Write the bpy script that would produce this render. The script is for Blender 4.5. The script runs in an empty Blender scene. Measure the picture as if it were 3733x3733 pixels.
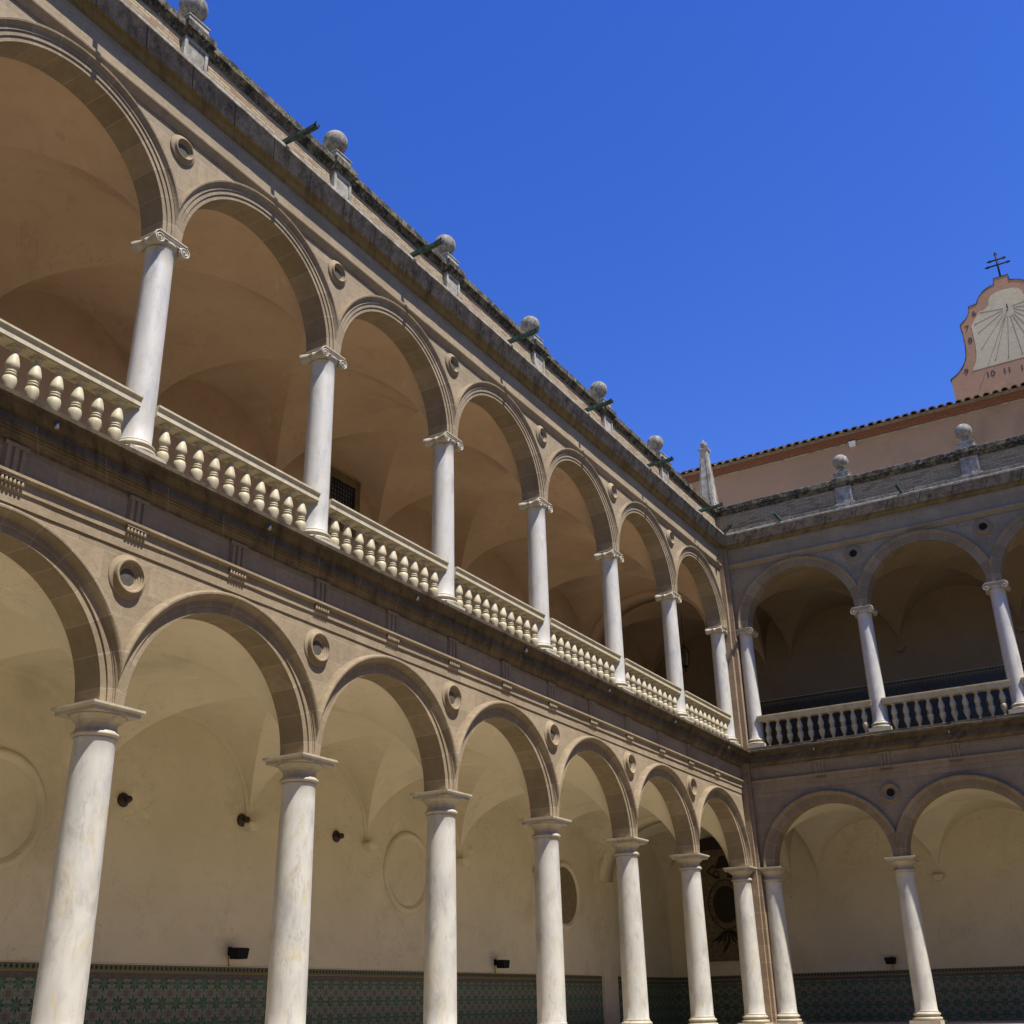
import bpy, math, random
from mathutils import Vector, Matrix
random.seed(7)
R = math.radians
sc = bpy.context.scene
COL = sc.collection
# ------------------------------------------------------------------ camera
cam_d = bpy.data.cameras.new('camera'); cam = bpy.data.objects.new('camera', cam_d); COL.objects.link(cam)
YAW, PITCH, ROLL = R(-30.56296354), R(24.04782412), R(-1.25124223)
fw = Vector((math.sin(YAW)*math.cos(PITCH), math.cos(YAW)*math.cos(PITCH), math.sin(PITCH)))
rt = fw.cross(Vector((0, 0, 1))).normalized(); up = rt.cross(fw)
r2 = rt*math.cos(ROLL)+up*math.sin(ROLL); u2 = -rt*math.sin(ROLL)+up*math.cos(ROLL)
M = Matrix((r2, u2, -fw)).transposed().to_4x4(); M.translation = Vector((13.58791812, -38.56823092, 0.3913091))
cam.matrix_world = M
cam_d.sensor_width = 36; cam_d.sensor_fit = 'HORIZONTAL'; cam_d.lens = 36*4042.26486/3733
cam_d.clip_end = 3000; cam_d.clip_start = 0.1
sc.camera = cam
# ------------------------------------------------------------------ sky and sun
SUN = Vector((1.0, -0.2, 1.95)).normalized()
w = bpy.data.worlds.new('World'); sc.world = w; w.use_nodes = True
nt = w.node_tree; nt.nodes.clear()
sky = nt.nodes.new('ShaderNodeTexSky'); sky.sky_type = 'NISHITA'; sky.sun_disc = False
sky.sun_elevation = math.asin(SUN.z); sky.sun_rotation = math.atan2(SUN.x, SUN.y)
sky.air_density = 1.0; sky.dust_density = 0.2; sky.ozone_density = 3.0; sky.altitude = 0
hs = nt.nodes.new('ShaderNodeHueSaturation'); hs.inputs['Saturation'].default_value = 1.33; hs.inputs['Value'].default_value = 1.5
hs.inputs['Hue'].default_value = 0.524
bgn = nt.nodes.new('ShaderNodeBackground'); bgn.inputs['Strength'].default_value = 0.078
wo = nt.nodes.new('ShaderNodeOutputWorld')
nt.links.new(sky.outputs[0], hs.inputs['Color']); nt.links.new(hs.outputs[0], bgn.inputs[0]); nt.links.new(bgn.outputs[0], wo.inputs[0])
sl = bpy.data.lights.new('sun', 'SUN'); sl.energy = 5.0; sl.angle = R(0.53); sl.color = (1.0, 0.965, 0.92)
so = bpy.data.objects.new('sun', sl); COL.objects.link(so); so.location = (30, -10, 60)
so.rotation_euler = SUN.to_track_quat('Z', 'Y').to_euler()
sc.view_settings.view_transform = 'Standard'; sc.view_settings.look = 'None'
sc.view_settings.exposure = 0.85; sc.view_settings.gamma = 1

# ------------------------------------------------------------------ materials
class NT:
    def __init__(s, name):
        s.m = bpy.data.materials.new(name); s.m.use_nodes = True
        s.t = s.m.node_tree; s.b = s.t.nodes['Principled BSDF']
        g = s.t.nodes.new('ShaderNodeNewGeometry'); s.pos = g.outputs['Position']
    def n(s, typ, **kw):
        x = s.t.nodes.new(typ)
        for k, v in kw.items(): setattr(x, k, v)
        return x
    def l(s, a, b): s.t.links.new(a, b)
    def val(s, inp, v):
        if hasattr(v, 'links') or isinstance(v, bpy.types.NodeSocket): s.l(v, inp)
        else: inp.default_value = v
    def scale(s, vec, sx, sy, sz, rot=(0, 0, 0)):
        x = s.n('ShaderNodeMapping'); x.inputs['Scale'].default_value = (sx, sy, sz); x.inputs['Rotation'].default_value = rot
        s.l(vec, x.inputs['Vector']); return x.outputs[0]
    def noise(s, sc_, det=5, rough=.6, vec=None, dist=0, dim='Fac'):
        x = s.n('ShaderNodeTexNoise'); x.inputs['Scale'].default_value = sc_; x.inputs['Detail'].default_value = det
        x.inputs['Roughness'].default_value = rough; x.inputs['Distortion'].default_value = dist
        s.l(vec or s.pos, x.inputs['Vector']); return x.outputs['Fac' if dim == 'Fac' else 'Color']
    def ramp(s, f, a, b, lo=0., hi=1.):
        x = s.n('ShaderNodeMapRange'); x.interpolation_type = 'SMOOTHSTEP'
        x.inputs[1].default_value = a; x.inputs[2].default_value = b; x.inputs[3].default_value = lo; x.inputs[4].default_value = hi
        s.l(f, x.inputs[0]); return x.outputs[0]
    def mix(s, f, a, b, mode='MIX'):
        x = s.n('ShaderNodeMix'); x.data_type = 'RGBA'; x.blend_type = mode; x.clamp_factor = True
        s.val(x.inputs[0], f)
        for i, c in ((6, a), (7, b)):
            if isinstance(c, tuple): c = (*c, 1) if len(c) == 3 else c
            s.val(x.inputs[i], c)
        return x.outputs[2]
    def math(s, op, a, b=0.):
        x = s.n('ShaderNodeMath'); x.operation = op; s.val(x.inputs[0], a); s.val(x.inputs[1], b); return x.outputs[0]
    def sep(s, vec=None):
        x = s.n('ShaderNodeSeparateXYZ'); s.l(vec or s.pos, x.inputs[0]); return x.outputs
    def comb(s, a, b, c=0.):
        x = s.n('ShaderNodeCombineXYZ'); s.val(x.inputs[0], a); s.val(x.inputs[1], b); s.val(x.inputs[2], c); return x.outputs[0]
    def wall_vec(s):                      # runs along either facade, z up
        o = s.sep(); return s.comb(s.math('ADD', o[0], o[1]), o[2])
    def bump(s, h, strength=.3, dist=.02):
        x = s.n('ShaderNodeBump'); x.inputs['Strength'].default_value = strength; x.inputs['Distance'].default_value = dist
        s.l(h, x.inputs['Height'])
        if s.b.inputs['Normal'].links: s.l(s.b.inputs['Normal'].links[0].from_socket, x.inputs['Normal'])
        s.l(x.outputs[0], s.b.inputs['Normal'])
    def brick(s, vec, bw, rh, mortar=.006, off=.5):
        x = s.n('ShaderNodeTexBrick'); x.offset = off
        x.inputs['Scale'].default_value = 1; x.inputs['Brick Width'].default_value = bw; x.inputs['Row Height'].default_value = rh
        x.inputs['Mortar Size'].default_value = mortar; x.inputs['Mortar Smooth'].default_value = .2
        x.inputs['Color1'].default_value = (0, 0, 0, 1); x.inputs['Color2'].default_value = (1, 1, 1, 1)
        s.l(vec, x.inputs['Vector']); return x.outputs['Fac'], x.outputs['Color']
    def done(s, col, rough=.85, spec=.25):
        s.val(s.b.inputs['Base Color'], col); s.val(s.b.inputs['Roughness'], rough)
        s.b.inputs['Specular IOR Level'].default_value = spec
        return s.m

def stone(name, a, b, dark=(.085, .065, .045), dark_amt=.35, joint=None, arch=False, light=(.34, .29, .225), vertical=False):
    m = NT(name)
    c = m.mix(m.ramp(m.noise(1.3, 6, .65), .3, .7), a, b)
    c = m.mix(m.ramp(m.noise(7, 6, .7), .35, .75, 0, .45), c, tuple(x*.72 for x in a))
    st = m.noise(2.2, 8, .72, m.scale(m.pos, 1.6, 1.6, .45), .6)
    c = m.mix(m.ramp(st, .52, .74, 0, dark_amt), c, dark)
    c = m.mix(m.ramp(m.noise(28, 4, .7), .62, .75, 0, .5), c, tuple(x*1.25 for x in b))
    if joint:
        f, bc = m.brick(m.wall_vec(), *joint)
        c = m.mix(m.math('MULTIPLY', bc, .42), c, tuple(x*.62 for x in a))
        brk = m.ramp(m.noise(3, 3, .5), .35, .55)
        c = m.mix(m.math('MULTIPLY', m.math('MULTIPLY', f, .8), brk), c, light)
    if arch:
        uv = m.n('ShaderNodeUVMap').outputs[0]; o = m.sep(uv)
        wn = m.math('SUBTRACT', m.noise(40, 2, .5), .5)
        fr = m.math('FRACT', m.math('ADD', o[0], m.math('MULTIPLY', wn, .02)))
        ln = m.math('SUBTRACT', 1., m.ramp(m.math('ABSOLUTE', m.math('SUBTRACT', fr, .5)), .008, .024))
        wv = m.n('ShaderNodeTexWhiteNoise'); wv.noise_dimensions = '1D'
        m.l(m.math('FLOOR', m.math('ADD', o[0], .5)), wv.inputs['W'])
        c = m.mix(m.math('MULTIPLY', wv.outputs[0], .5), c, tuple(x*.55 for x in a))
        c = m.mix(m.math('MULTIPLY', ln, .5), c, light)
    m.bump(m.noise(55, 5, .7), .35, .012); m.bump(m.noise(9, 5, .65), .35, .03)
    return m.done(c, .9, .2)

def marble(name, a, b, vein, warm, sc_=1.):
    m = NT(name)
    v = m.scale(m.pos, 1, 1, .5, (.55, .45, 0))
    c = m.mix(m.ramp(m.noise(1.6*sc_, 6, .6, v, 1.2), .35, .7), a, b)
    c = m.mix(m.ramp(m.noise(2.3*sc_, 5, .65, v, 1.8), .5, .72, 0, .75), c, warm)
    n1 = m.noise(1.5*sc_, 10, .62, m.scale(m.pos, 1.6, 1.6, .35, (.7, .5, 0)), .25)
    ln = m.math('SUBTRACT', 1., m.ramp(m.math('ABSOLUTE', m.math('SUBTRACT', n1, .5)), .0, .012))
    c = m.mix(m.ramp(m.noise(3.5*sc_, 8, .72, m.scale(m.pos, 1, 1, .35, (.8, .6, 0)), .4), .47, .72, 0, .5), c, vein)
    c = m.mix(m.math('MULTIPLY', ln, m.ramp(m.noise(1.1, 3, .5), .48, .64, 0, .4)), c, vein)
    c = m.mix(m.ramp(m.noise(14, 7, .75, m.scale(m.pos, 1, 1, .25)), .55, .8, 0, .4), c, vein)
    m.bump(m.noise(60, 4, .7), .12, .006)
    return m.done(c, .55, .35)

def plaster(name, a, b, dark, warm=None):
    m = NT(name)
    c = m.mix(m.ramp(m.noise(.55, 6, .6), .3, .7), a, b)
    c = m.mix(m.ramp(m.noise(2.6, 7, .7, m.scale(m.pos, 1, 1, 1.7), .5), .5, .8, 0, .5), c, tuple(x*.78 for x in a))
    if warm: c = m.mix(m.ramp(m.noise(.8, 4, .6), .56, .72, 0, .6), c, warm)
    c = m.mix(m.ramp(m.noise(.35, 9, .68, None, .4), .52, .66, 0, .40), c, tuple(x*.6 for x in b))
    c = m.mix(m.ramp(m.noise(.9, 9, .75, m.scale(m.pos, 1, 1, .6), .3), .58, .70, 0, .45), c, tuple(min(1, x*1.25) for x in b))
    n1 = m.noise(1.1, 10, .62, None, .8)
    ck = m.math('SUBTRACT', 1., m.ramp(m.math('ABSOLUTE', m.math('SUBTRACT', n1, .47)), .0, .004))
    c = m.mix(m.math('MULTIPLY', ck, m.ramp(m.noise(.45, 2, .5), .52, .56, 0, .6)), c, dark)
    c = m.mix(m.math('MULTIPLY', m.ramp(m.noise(11, 5, .7), .66, .72, 0, .8), m.ramp(m.noise(1.1, 4, .6), .54, .62)), c, dark)
    m.bump(m.noise(6, 7, .65), .3, .02); m.bump(m.noise(60, 3, .6), .15, .006)
    return m.done(c, .92, .15)

M_ = {}
M_['stone'] = stone('facade sandstone', (.250, .190, .114), (.31, .242, .150), joint=(.95, .46, .004), dark_amt=.3)
M_['stone_plain'] = stone('moulded sandstone', (.248, .188, .113), (.305, .238, .147), joint=(1.25, 40., .004), dark_amt=.35)
M_['stone_arch'] = stone('voussoir sandstone', (.232, .176, .105), (.295, .23, .142), arch=True, dark_amt=.35)
M_['pier'] = stone('ochre pier stone', (.235, .165, .098), (.27, .195, .118), joint=(9., .52, .005), dark_amt=.3, light=(.40, .33, .25))

def weathered(name, a, b, dk, streak, jl, jw, jcol, yellow=None, spots=True, heavy=0.):
    m = NT(name)
    c = m.mix(m.ramp(m.noise(1.1, 6, .7), .3, .7), a, b)
    wv = m.wall_vec()
    c = m.mix(m.ramp(m.noise(2.4, 8, .75, m.scale(wv, 1.3, .9, 1)), .42, .68, 0, .9), c, dk)
    c = m.mix(m.ramp(m.noise(5, 8, .8, m.scale(wv, 2.2, .5, 1), 1.5), .58, .70, 0, .6), c, streak)
    if spots: c = m.mix(m.ramp(m.noise(13, 5, .7), .62, .68, 0, .85), c, (.025, .025, .022))
    if yellow: c = m.mix(m.ramp(m.noise(1.7, 5, .7), .5, .62, 0, .8), c, yellow)
    if heavy:
        c = m.mix(m.ramp(m.noise(4.5, 8, .78, m.scale(m.pos, 1, 1, .8)), .46, .56, 0, heavy), c, (.016, .015, .012))
        c = m.mix(m.ramp(m.noise(11, 6, .7), .56, .64, 0, heavy*.7), c, streak)
    f, bc = m.brick(m.scale(m.comb(m.math('ADD', m.sep()[0], m.sep()[1]), .2), 1, 1, 1), jl, 50., jw)
    c = m.mix(m.math('MULTIPLY', f, .85), c, jcol)
    m.bump(m.noise(30, 6, .75), .5, .02); m.bump(m.math('SUBTRACT', 1., f), .6, .03)
    return m.done(c, .92, .15)
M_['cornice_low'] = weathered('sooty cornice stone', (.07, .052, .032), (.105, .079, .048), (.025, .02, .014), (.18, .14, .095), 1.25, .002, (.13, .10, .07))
M_['bed_low'] = weathered('brown bed moulding stone', (.12, .09, .058), (.155, .118, .077), (.055, .042, .03), (.21, .165, .115), 1.25, .004, (.38, .31, .22), spots=False)
M_['corona'] = weathered('grey brown corona stone', (.08, .067, .054), (.108, .09, .073), (.032, .027, .023), (.18, .15, .115), 1.25, .004, (.36, .31, .24), spots=False)
M_['cornice_up'] = weathered('weathered upper cornice stone', (.185, .152, .112), (.24, .208, .162), (.07, .057, .042), (.27, .26, .255), 1.12, .014, (.02, .017, .014), heavy=.35)
M_['cornice_ochre'] = weathered('ochre stained bed moulding', (.15, .113, .06), (.185, .145, .08), (.085, .062, .033), (.33, .27, .15), 1.12, .004, (.1, .08, .04), spots=False)
M_['coping'] = weathered('lichen blackened coping stone', (.085, .07, .048), (.15, .127, .092), (.013, .012, .010), (.26, .245, .205), .95, .008, (.02, .02, .015), yellow=(.15, .13, .07), heavy=.85)
M_['pedestal'] = weathered('pale pedestal marble', (.33, .295, .24), (.38, .35, .295), (.16, .14, .105), (.12, .10, .075), 60, .001, (.1, .1, .1), spots=False, heavy=.3)
def ballmat():
    m = NT('lichen speckled stone')
    c = m.mix(m.ramp(m.noise(6, 6, .7), .35, .65), (.30, .275, .235), (.21, .19, .16))
    c = m.mix(m.ramp(m.noise(9, 9, .8, m.scale(m.pos, 1, 1, .5)), .46, .58, 0, .8), c, (.085, .08, .068))
    c = m.mix(m.ramp(m.noise(3, 4, .6), .6, .7, 0, .8), c, (.27, .17, .12))
    m.bump(m.noise(40, 6, .8), .6, .02)
    return m.done(c, .95, .1)
M_['ball'] = ballmat()
def brickmat():
    m = NT('old parapet brickwork')
    f, bc = m.brick(m.wall_vec(), .30, .078, .014)
    c = m.mix(m.ramp(bc, .45, .9), (.34, .27, .16), (.24, .135, .08))
    c = m.mix(m.ramp(m.noise(1.2, 5, .6), .46, .66, 0, .7), c, (.33, .26, .155))
    c = m.mix(m.ramp(m.noise(9, 5, .7), .5, .7, 0, .5), c, (.22, .16, .11))
    c = m.mix(m.ramp(m.noise(2.1, 6, .75), .58, .70, 0, .7), c, (.10, .085, .06))
    c = m.mix(m.math('MULTIPLY', f, .85), c, (.17, .135, .092))
    m.bump(m.math('SUBTRACT', 1., f), .7, .015); m.bump(m.noise(40, 5, .7), .4, .01)
    return m.done(c, .95, .1)
M_['brick'] = brickmat()
M_['marble'] = marble('grey veined white marble', (.475, .45, .38), (.40, .382, .33), (.17, .168, .165), (.43, .36, .22))
M_['marble_blue'] = marble('bluish white marble', (.47, .445, .385), (.41, .395, .35), (.18, .19, .22), (.43, .37, .25), 1.2)
M_['cap'] = marble('cream capital marble', (.40, .35, .25), (.345, .30, .21), (.15, .13, .095), (.39, .315, .20), 2.)
M_['balu'] = marble('cream balustrade limestone', (.46, .40, .25), (.40, .34, .205), (.18, .145, .095), (.37, .285, .165), 1.6)
M_['plaster_low'] = plaster('olive cream plaster', (.60, .525, .365), (.66, .58, .41), (.12, .10, .06))
M_['plaster_up'] = plaster('brown ochre plaster', (.43, .30, .185), (.49, .345, .22), (.08, .05, .03), (.46, .34, .20))
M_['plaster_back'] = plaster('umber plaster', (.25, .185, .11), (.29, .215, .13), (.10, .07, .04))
M_['salmon'] = plaster('salmon pink plaster', (.33, .205, .13), (.30, .195, .12), (.15, .09, .06), (.31, .225, .135))
M_['dial'] = plaster('dial cream plaster', (.50, .42, .285), (.44, .37, .25), (.2, .17, .12))
M_['gable'] = plaster('terracotta pink plaster', (.37, .21, .13), (.33, .195, .12), (.2, .10, .07), (.40, .25, .14))

def flat(name, c, rough=.7, metal=0., spec=.3, n=.15):
    m = NT(name)
    col = m.mix(m.ramp(m.noise(12, 5, .7), .3, .7), tuple(x*(1-n) for x in c), tuple(x*(1+n) for x in c))
    m.b.inputs['Metallic'].default_value = metal
    m.bump(m.noise(50, 3, .6), .15, .005)
    return m.done(col, rough, spec)
M_['iron'] = flat('black iron', (.012, .011, .011), .75, spec=.15)
M_['mesh'] = flat('dark wire mesh', (.10, .088, .068), .8)
M_['grey_back'] = flat('dusty brown backing', (.24, .20, .145), .9)
M_['opening_shade'] = flat('painted opening shade', (.012, .011, .01), .95)  # shade of the roundel openings painted on a flat disc, wall stays solid
M_['bronze'] = flat('dark bronze', (.045, .032, .024), .5, .3)
M_['white'] = flat('white painted metal', (.62, .63, .62), .4)
M_['steel'] = flat('dull steel', (.35, .36, .36), .35, .6)
M_['wood'] = flat('dark beam wood', (.035, .026, .02), .8)
M_['redwood'] = flat('red painted eave boards', (.13, .055, .032), .7, n=.35)
M_['umber'] = flat('umber recess shade', (.20, .155, .09), .6, n=.35)  # umber tone paints the shade inside the wall niche
M_['glass'] = flat('dark window glass', (.16, .18, .22), .25, spec=.6)
M_['lens'] = flat('floodlight glass', (.10, .10, .10), .1, spec=.6)
M_['inkt'] = flat('black dial paint', (.035, .03, .03), .8)
M_['ink_brown'] = flat('brown dial line paint', (.19, .15, .09), .8)
M_['panel'] = flat('shade darkened ochre panel ground', (.15, .115, .065), .9, n=.4)  # ground kept dark to paint the recess shade around the emblem
M_['ink_panel'] = flat('faded dark panel paint', (.028, .022, .016), .9)
M_['rose'] = flat('pale panel paint', (.16, .13, .09), .9)
def copper():
    m = NT('green copper')
    c = m.mix(m.ramp(m.noise(9, 6, .7), .4, .65), (.022, .035, .025), (.05, .12, .08))
    c = m.mix(m.ramp(m.noise(5, 4, .6), .5, .7), c, (.05, .04, .02))
    return m.done(c, .6, .3)
M_['copper'] = copper()
def tilemat():
    m = NT('mossy clay roof tile')
    c = m.mix(m.ramp(m.noise(5, 7, .75), .35, .65), (.21, .145, .095), (.12, .09, .06))
    c = m.mix(m.ramp(m.noise(11, 7, .8), .5, .65, 0, .8), c, (.065, .055, .042))
    m.bump(m.noise(30, 5, .7), .4, .02)
    return m.done(c, .95, .1)
M_['tile'] = tilemat()
def azulejo(name, g, dk=1.):                      # painted tile dado, pattern repeats every 0.40 m
    m = NT(name)
    o = m.sep(); along = m.math('ADD', o[0], o[1]); zz = m.math('SUBTRACT', o[2], .02)
    def cell(per, ox, oz):
        a = m.math('SUBTRACT', m.math('FRACT', m.math('ADD', m.math('DIVIDE', along, per), ox)), .5)
        b = m.math('SUBTRACT', m.math('FRACT', m.math('ADD', m.math('DIVIDE', zz, per), oz)), .5)
        r = m.math('SQRT', m.math('ADD', m.math('MULTIPLY', a, a), m.math('MULTIPLY', b, b)))
        t = m.math('ARCTAN2', b, a); return a, b, r, t
    ground = m.mix(m.ramp(m.noise(30, 3, .6), .4, .6), g, tuple(x*.75 for x in g))
    P = .385
    a, b, r, t = cell(P, 0., 0.)
    pet = m.math('MULTIPLY', m.math('ABSOLUTE', m.math('COSINE', m.math('MULTIPLY', t, 4.))), .34)
    star = m.ramp(m.math('SUBTRACT', m.math('ADD', pet, .07), r), -.012, .012)
    core = m.math('SUBTRACT', 1., m.ramp(r, .07, .085))
    ringf = m.math('MULTIPLY', m.ramp(r, .10, .115), m.math('SUBTRACT', 1., m.ramp(r, .135, .15)))
    a2, b2, rr2, t2 = cell(P, .5, .5)
    ros = m.ramp(m.math('SUBTRACT', m.math('ADD', m.math('MULTIPLY', m.math('COSINE', m.math('MULTIPLY', t2, 8.)), .045), .24), rr2), -.012, .012)
    ros_in = m.math('SUBTRACT', 1., m.ramp(rr2, .12, .14))
    a3, b3, r3, t3 = cell(P, .5, 0.)
    sm = m.math('SUBTRACT', 1., m.ramp(r3, .10, .12)); sm2 = m.math('SUBTRACT', 1., m.ramp(r3, .045, .055))
    a4, b4, r4, t4 = cell(P/6, 0., 0.)
    dots = m.math('SUBTRACT', 1., m.ramp(r4, .20, .27))
    c = m.mix(m.math('MULTIPLY', dots, .5), ground, (.05, .055, .10))
    c = m.mix(m.math('MULTIPLY', ros, .8), c, (.16, .155, .13))
    c = m.mix(m.math('MULTIPLY', m.math('MULTIPLY', ros, dots), .75), c, (.05, .05, .12))
    c = m.mix(m.math('MULTIPLY', ros_in, .6), c, (.13, .10, .045))
    c = m.mix(m.math('MULTIPLY', sm, .8), c, (.13, .125, .095)); c = m.mix(m.math('MULTIPLY', sm2, .8), c, (.05, .06, .14))
    gr = m.mix(m.ramp(m.noise(7, 3, .6), .4, .6), (.008, .07, .028), (.018, .14, .085))
    rim = m.ramp(m.math('SUBTRACT', m.math('ADD', pet, .115), r), -.012, .012)
    c = m.mix(m.math('MULTIPLY', rim, .75), c, (.13, .27, .16))
    c = m.mix(m.math('MULTIPLY', star, .93), c, gr)
    c = m.mix(ringf, c, (.15, .15, .10))
    c = m.mix(core, c, (.22, .16, .04))
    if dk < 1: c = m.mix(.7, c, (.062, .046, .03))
    j = m.brick(m.comb(along, zz), P/2, P/2, .0025, 0.)[0]
    c = m.mix(m.math('MULTIPLY', j, .5), c, (.14, .12, .09))
    m.bump(m.noise(20, 3, .5), .1, .005)
    return m.done(c, .38, .22)
M_['azulejo'] = azulejo('painted floral wall tiles', (.27, .25, .165))
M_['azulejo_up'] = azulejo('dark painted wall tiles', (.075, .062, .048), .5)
def border():
    m = NT('painted border tiles')
    o = m.sep(); along = m.math('ADD', o[0], o[1])
    uv = m.n('ShaderNodeUVMap').outputs[0]; h = m.sep(uv)[1]
    a = m.math('SUBTRACT', m.math('FRACT', m.math('DIVIDE', along, .12)), .5)
    b = m.math('MULTIPLY', m.math('SUBTRACT', h, .6), 1.2)
    r = m.math('SQRT', m.math('ADD', m.math('MULTIPLY', a, a), m.math('MULTIPLY', b, b)))
    c = m.mix(m.math('SUBTRACT', 1., m.ramp(r, .25, .36)), (.16, .145, .075), (.012, .035, .02))
    a2 = m.math('SUBTRACT', m.math('FRACT', m.math('DIVIDE', along, .24)), .5)
    c = m.mix(m.math('MULTIPLY', m.math('SUBTRACT', 1., m.ramp(m.math('ABSOLUTE', a2), .18, .25)), m.math('SUBTRACT', 1., m.ramp(r, .16, .22))), c, (.03, .03, .12))
    c = m.mix(m.math('SUBTRACT', 1., m.ramp(h, .10, .14)), c, (.27, .20, .05))
    c = m.mix(m.ramp(h, .90, .93), c, (.14, .09, .07))
    return m.done(c, .4, .2)
M_['border'] = border()
M_['band'] = flat('plain mauve tile band', (.115, .095, .08), .6, n=.25)
def groundmat(name, a, b, bw, rh):
    m = NT(name); o = m.sep()
    f, bc = m.brick(m.comb(o[0], o[1]), bw, rh, .006)
    c = m.mix(m.ramp(m.noise(.8, 6, .6), .3, .7), a, b); c = m.mix(m.math('MULTIPLY', bc, .2), c, tuple(x*.7 for x in a))
    c = m.mix(m.math('MULTIPLY', f, .6), c, tuple(x*.5 for x in a)); m.bump(m.noise(20, 5, .6), .3, .01)
    return m.done(c, .85, .25)
M_['paving'] = groundmat('courtyard paving', (.235, .20, .145), (.275, .235, .17), .8, .5)
M_['floor'] = groundmat('gallery floor slabs', (.38, .33, .25), (.42, .36, .28), .5, .5)
M_['earth'] = groundmat('dusty earth', (.28, .235, .17), (.32, .27, .20), 60., 60.)

# ------------------------------------------------------------------ mesh building
class MB:
    def __init__(s): s.v = []; s.f = []; s.uv = []; s.smooth = []; s.mi = []
    def face(s, idx, uv=None, sm=False, mi=0): s.f.append(idx); s.uv.append(uv); s.smooth.append(sm); s.mi.append(mi)
    def add(s, pts): n = len(s.v); s.v.extend(tuple(p) for p in pts); return n
    def box(s, x0, x1, y0, y1, z0, z1, mi=0):
        n = s.add([(x0, y0, z0), (x1, y0, z0), (x1, y1, z0), (x0, y1, z0), (x0, y0, z1), (x1, y0, z1), (x1, y1, z1), (x0, y1, z1)])
        for q in ((0, 3, 2, 1), (4, 5, 6, 7), (0, 1, 5, 4), (1, 2, 6, 5), (2, 3, 7, 6), (3, 0, 4, 7)): s.face([n+i for i in q], mi=mi)
    def frustum(s, cx, cy, z0, z1, a0, b0, a1, b1):
        n = s.add([(cx+i*a0, cy+j*b0, z0) for i, j in ((-1, -1), (1, -1), (1, 1), (-1, 1))]+[(cx+i*a1, cy+j*b1, z1) for i, j in ((-1, -1), (1, -1), (1, 1), (-1, 1))])
        for q in ((0, 3, 2, 1), (4, 5, 6, 7), (0, 1, 5, 4), (1, 2, 6, 5), (2, 3, 7, 6), (3, 0, 4, 7)): s.face([n+i for i in q])
    def lathe(s, prof, seg=32, c=(0, 0, 0), axis='z', sm=True, arc=1.):
        rows = []
        for r, z in prof:
            row = []
            for i in range(seg):
                t = 2*math.pi*i/seg; a, b = r*math.cos(t), r*math.sin(t)
                p = (a, b, z) if axis == 'z' else (a, z, b) if axis == 'y' else (z, a, b)
                row.append((p[0]+c[0], p[1]+c[1], p[2]+c[2]))
            rows.append(s.add(row))
        for k in range(len(prof)-1):
            for i in range(seg):
                j = (i+1) % seg; s.face([rows[k]+i, rows[k]+j, rows[k+1]+j, rows[k+1]+i], sm=sm)
        s.face([rows[0]+i for i in range(seg)][::-1]); s.face([rows[-1]+i for i in range(seg)])
    def tube(s, pts, r, seg=8, sm=True):
        pts = [Vector(p) for p in pts]; rows = []
        rr = r if isinstance(r, (list, tuple)) else [r]*len(pts)
        for i, p in enumerate(pts):
            d = (pts[min(i+1, len(pts)-1)]-pts[max(i-1, 0)]).normalized()
            a = d.orthogonal().normalized() if i == 0 else (a-d*a.dot(d)).normalized()
            b = d.cross(a); rows.append(s.add([p+(a*math.cos(2*math.pi*k/seg)+b*math.sin(2*math.pi*k/seg))*rr[i] for k in range(seg)]))
        for i in range(len(pts)-1):
            for k in range(seg): j = (k+1) % seg; s.face([rows[i]+k, rows[i]+j, rows[i+1]+j, rows[i+1]+k], sm=sm)
        s.face([rows[0]+k for k in range(seg)][::-1]); s.face([rows[-1]+k for k in range(seg)])
    def prism(s, poly, axis, a0, a1):
        """extrude a closed polygon [(p,q)] along axis"""
        f = {'y': lambda p, q, a: (p, a, q), 'z': lambda p, q, a: (p, q, a), 'x': lambda p, q, a: (a, p, q)}[axis]
        n = len(poly); i0 = s.add([f(p, q, a0) for p, q in poly]); i1 = s.add([f(p, q, a1) for p, q in poly])
        s.face([i0+i for i in range(n)][::-1]); s.face([i1+i for i in range(n)])
        for i in range(n): j = (i+1) % n; s.face([i0+i, i0+j, i1+j, i1+i])
    def run(s, prof, u0, u1, close=True, caps=True, segs=1, jit=0.):
        """moulding along u: prof [(v,z)], u0/u1 number or function of v; local coords (u,v,z)"""
        f0 = u0 if callable(u0) else (lambda v: u0); f1 = u1 if callable(u1) else (lambda v: u1)
        n = len(prof); 
        if jit:
            rj = random.Random(n*31+segs); segs = int(abs(f1(0)-f0(0))/.22); rows = []; chip = [0.]*n
            for k in range(segs+1):
                chip = [c_*.45+rj.uniform(-1, 1)*jit*(2.2 if rj.random() < .07 else .8) for c_ in chip]
                e_ = 0. if k in (0, segs) else 1.
                rows.append(s.add([(f0(v)+(f1(v)-f0(v))*k/segs, v-e_*max(chip[i_], 0) if v > .15 else v, z+(e_*chip[i_]*.6 if v > .15 else 0)) for i_, (v, z) in enumerate(prof)]))
        else: rows = [s.add([(f0(v)+(f1(v)-f0(v))*k/segs, v, z) for v, z in prof]) for k in range(segs+1)]
        for k in range(segs):
            for i in range(n if close else n-1): j = (i+1) % n; s.face([rows[k]+i, rows[k]+j, rows[k+1]+j, rows[k+1]+i])
        if caps: s.face([rows[0]+i for i in range(n)][::-1]); s.face([rows[-1]+i for i in range(n)])
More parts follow.
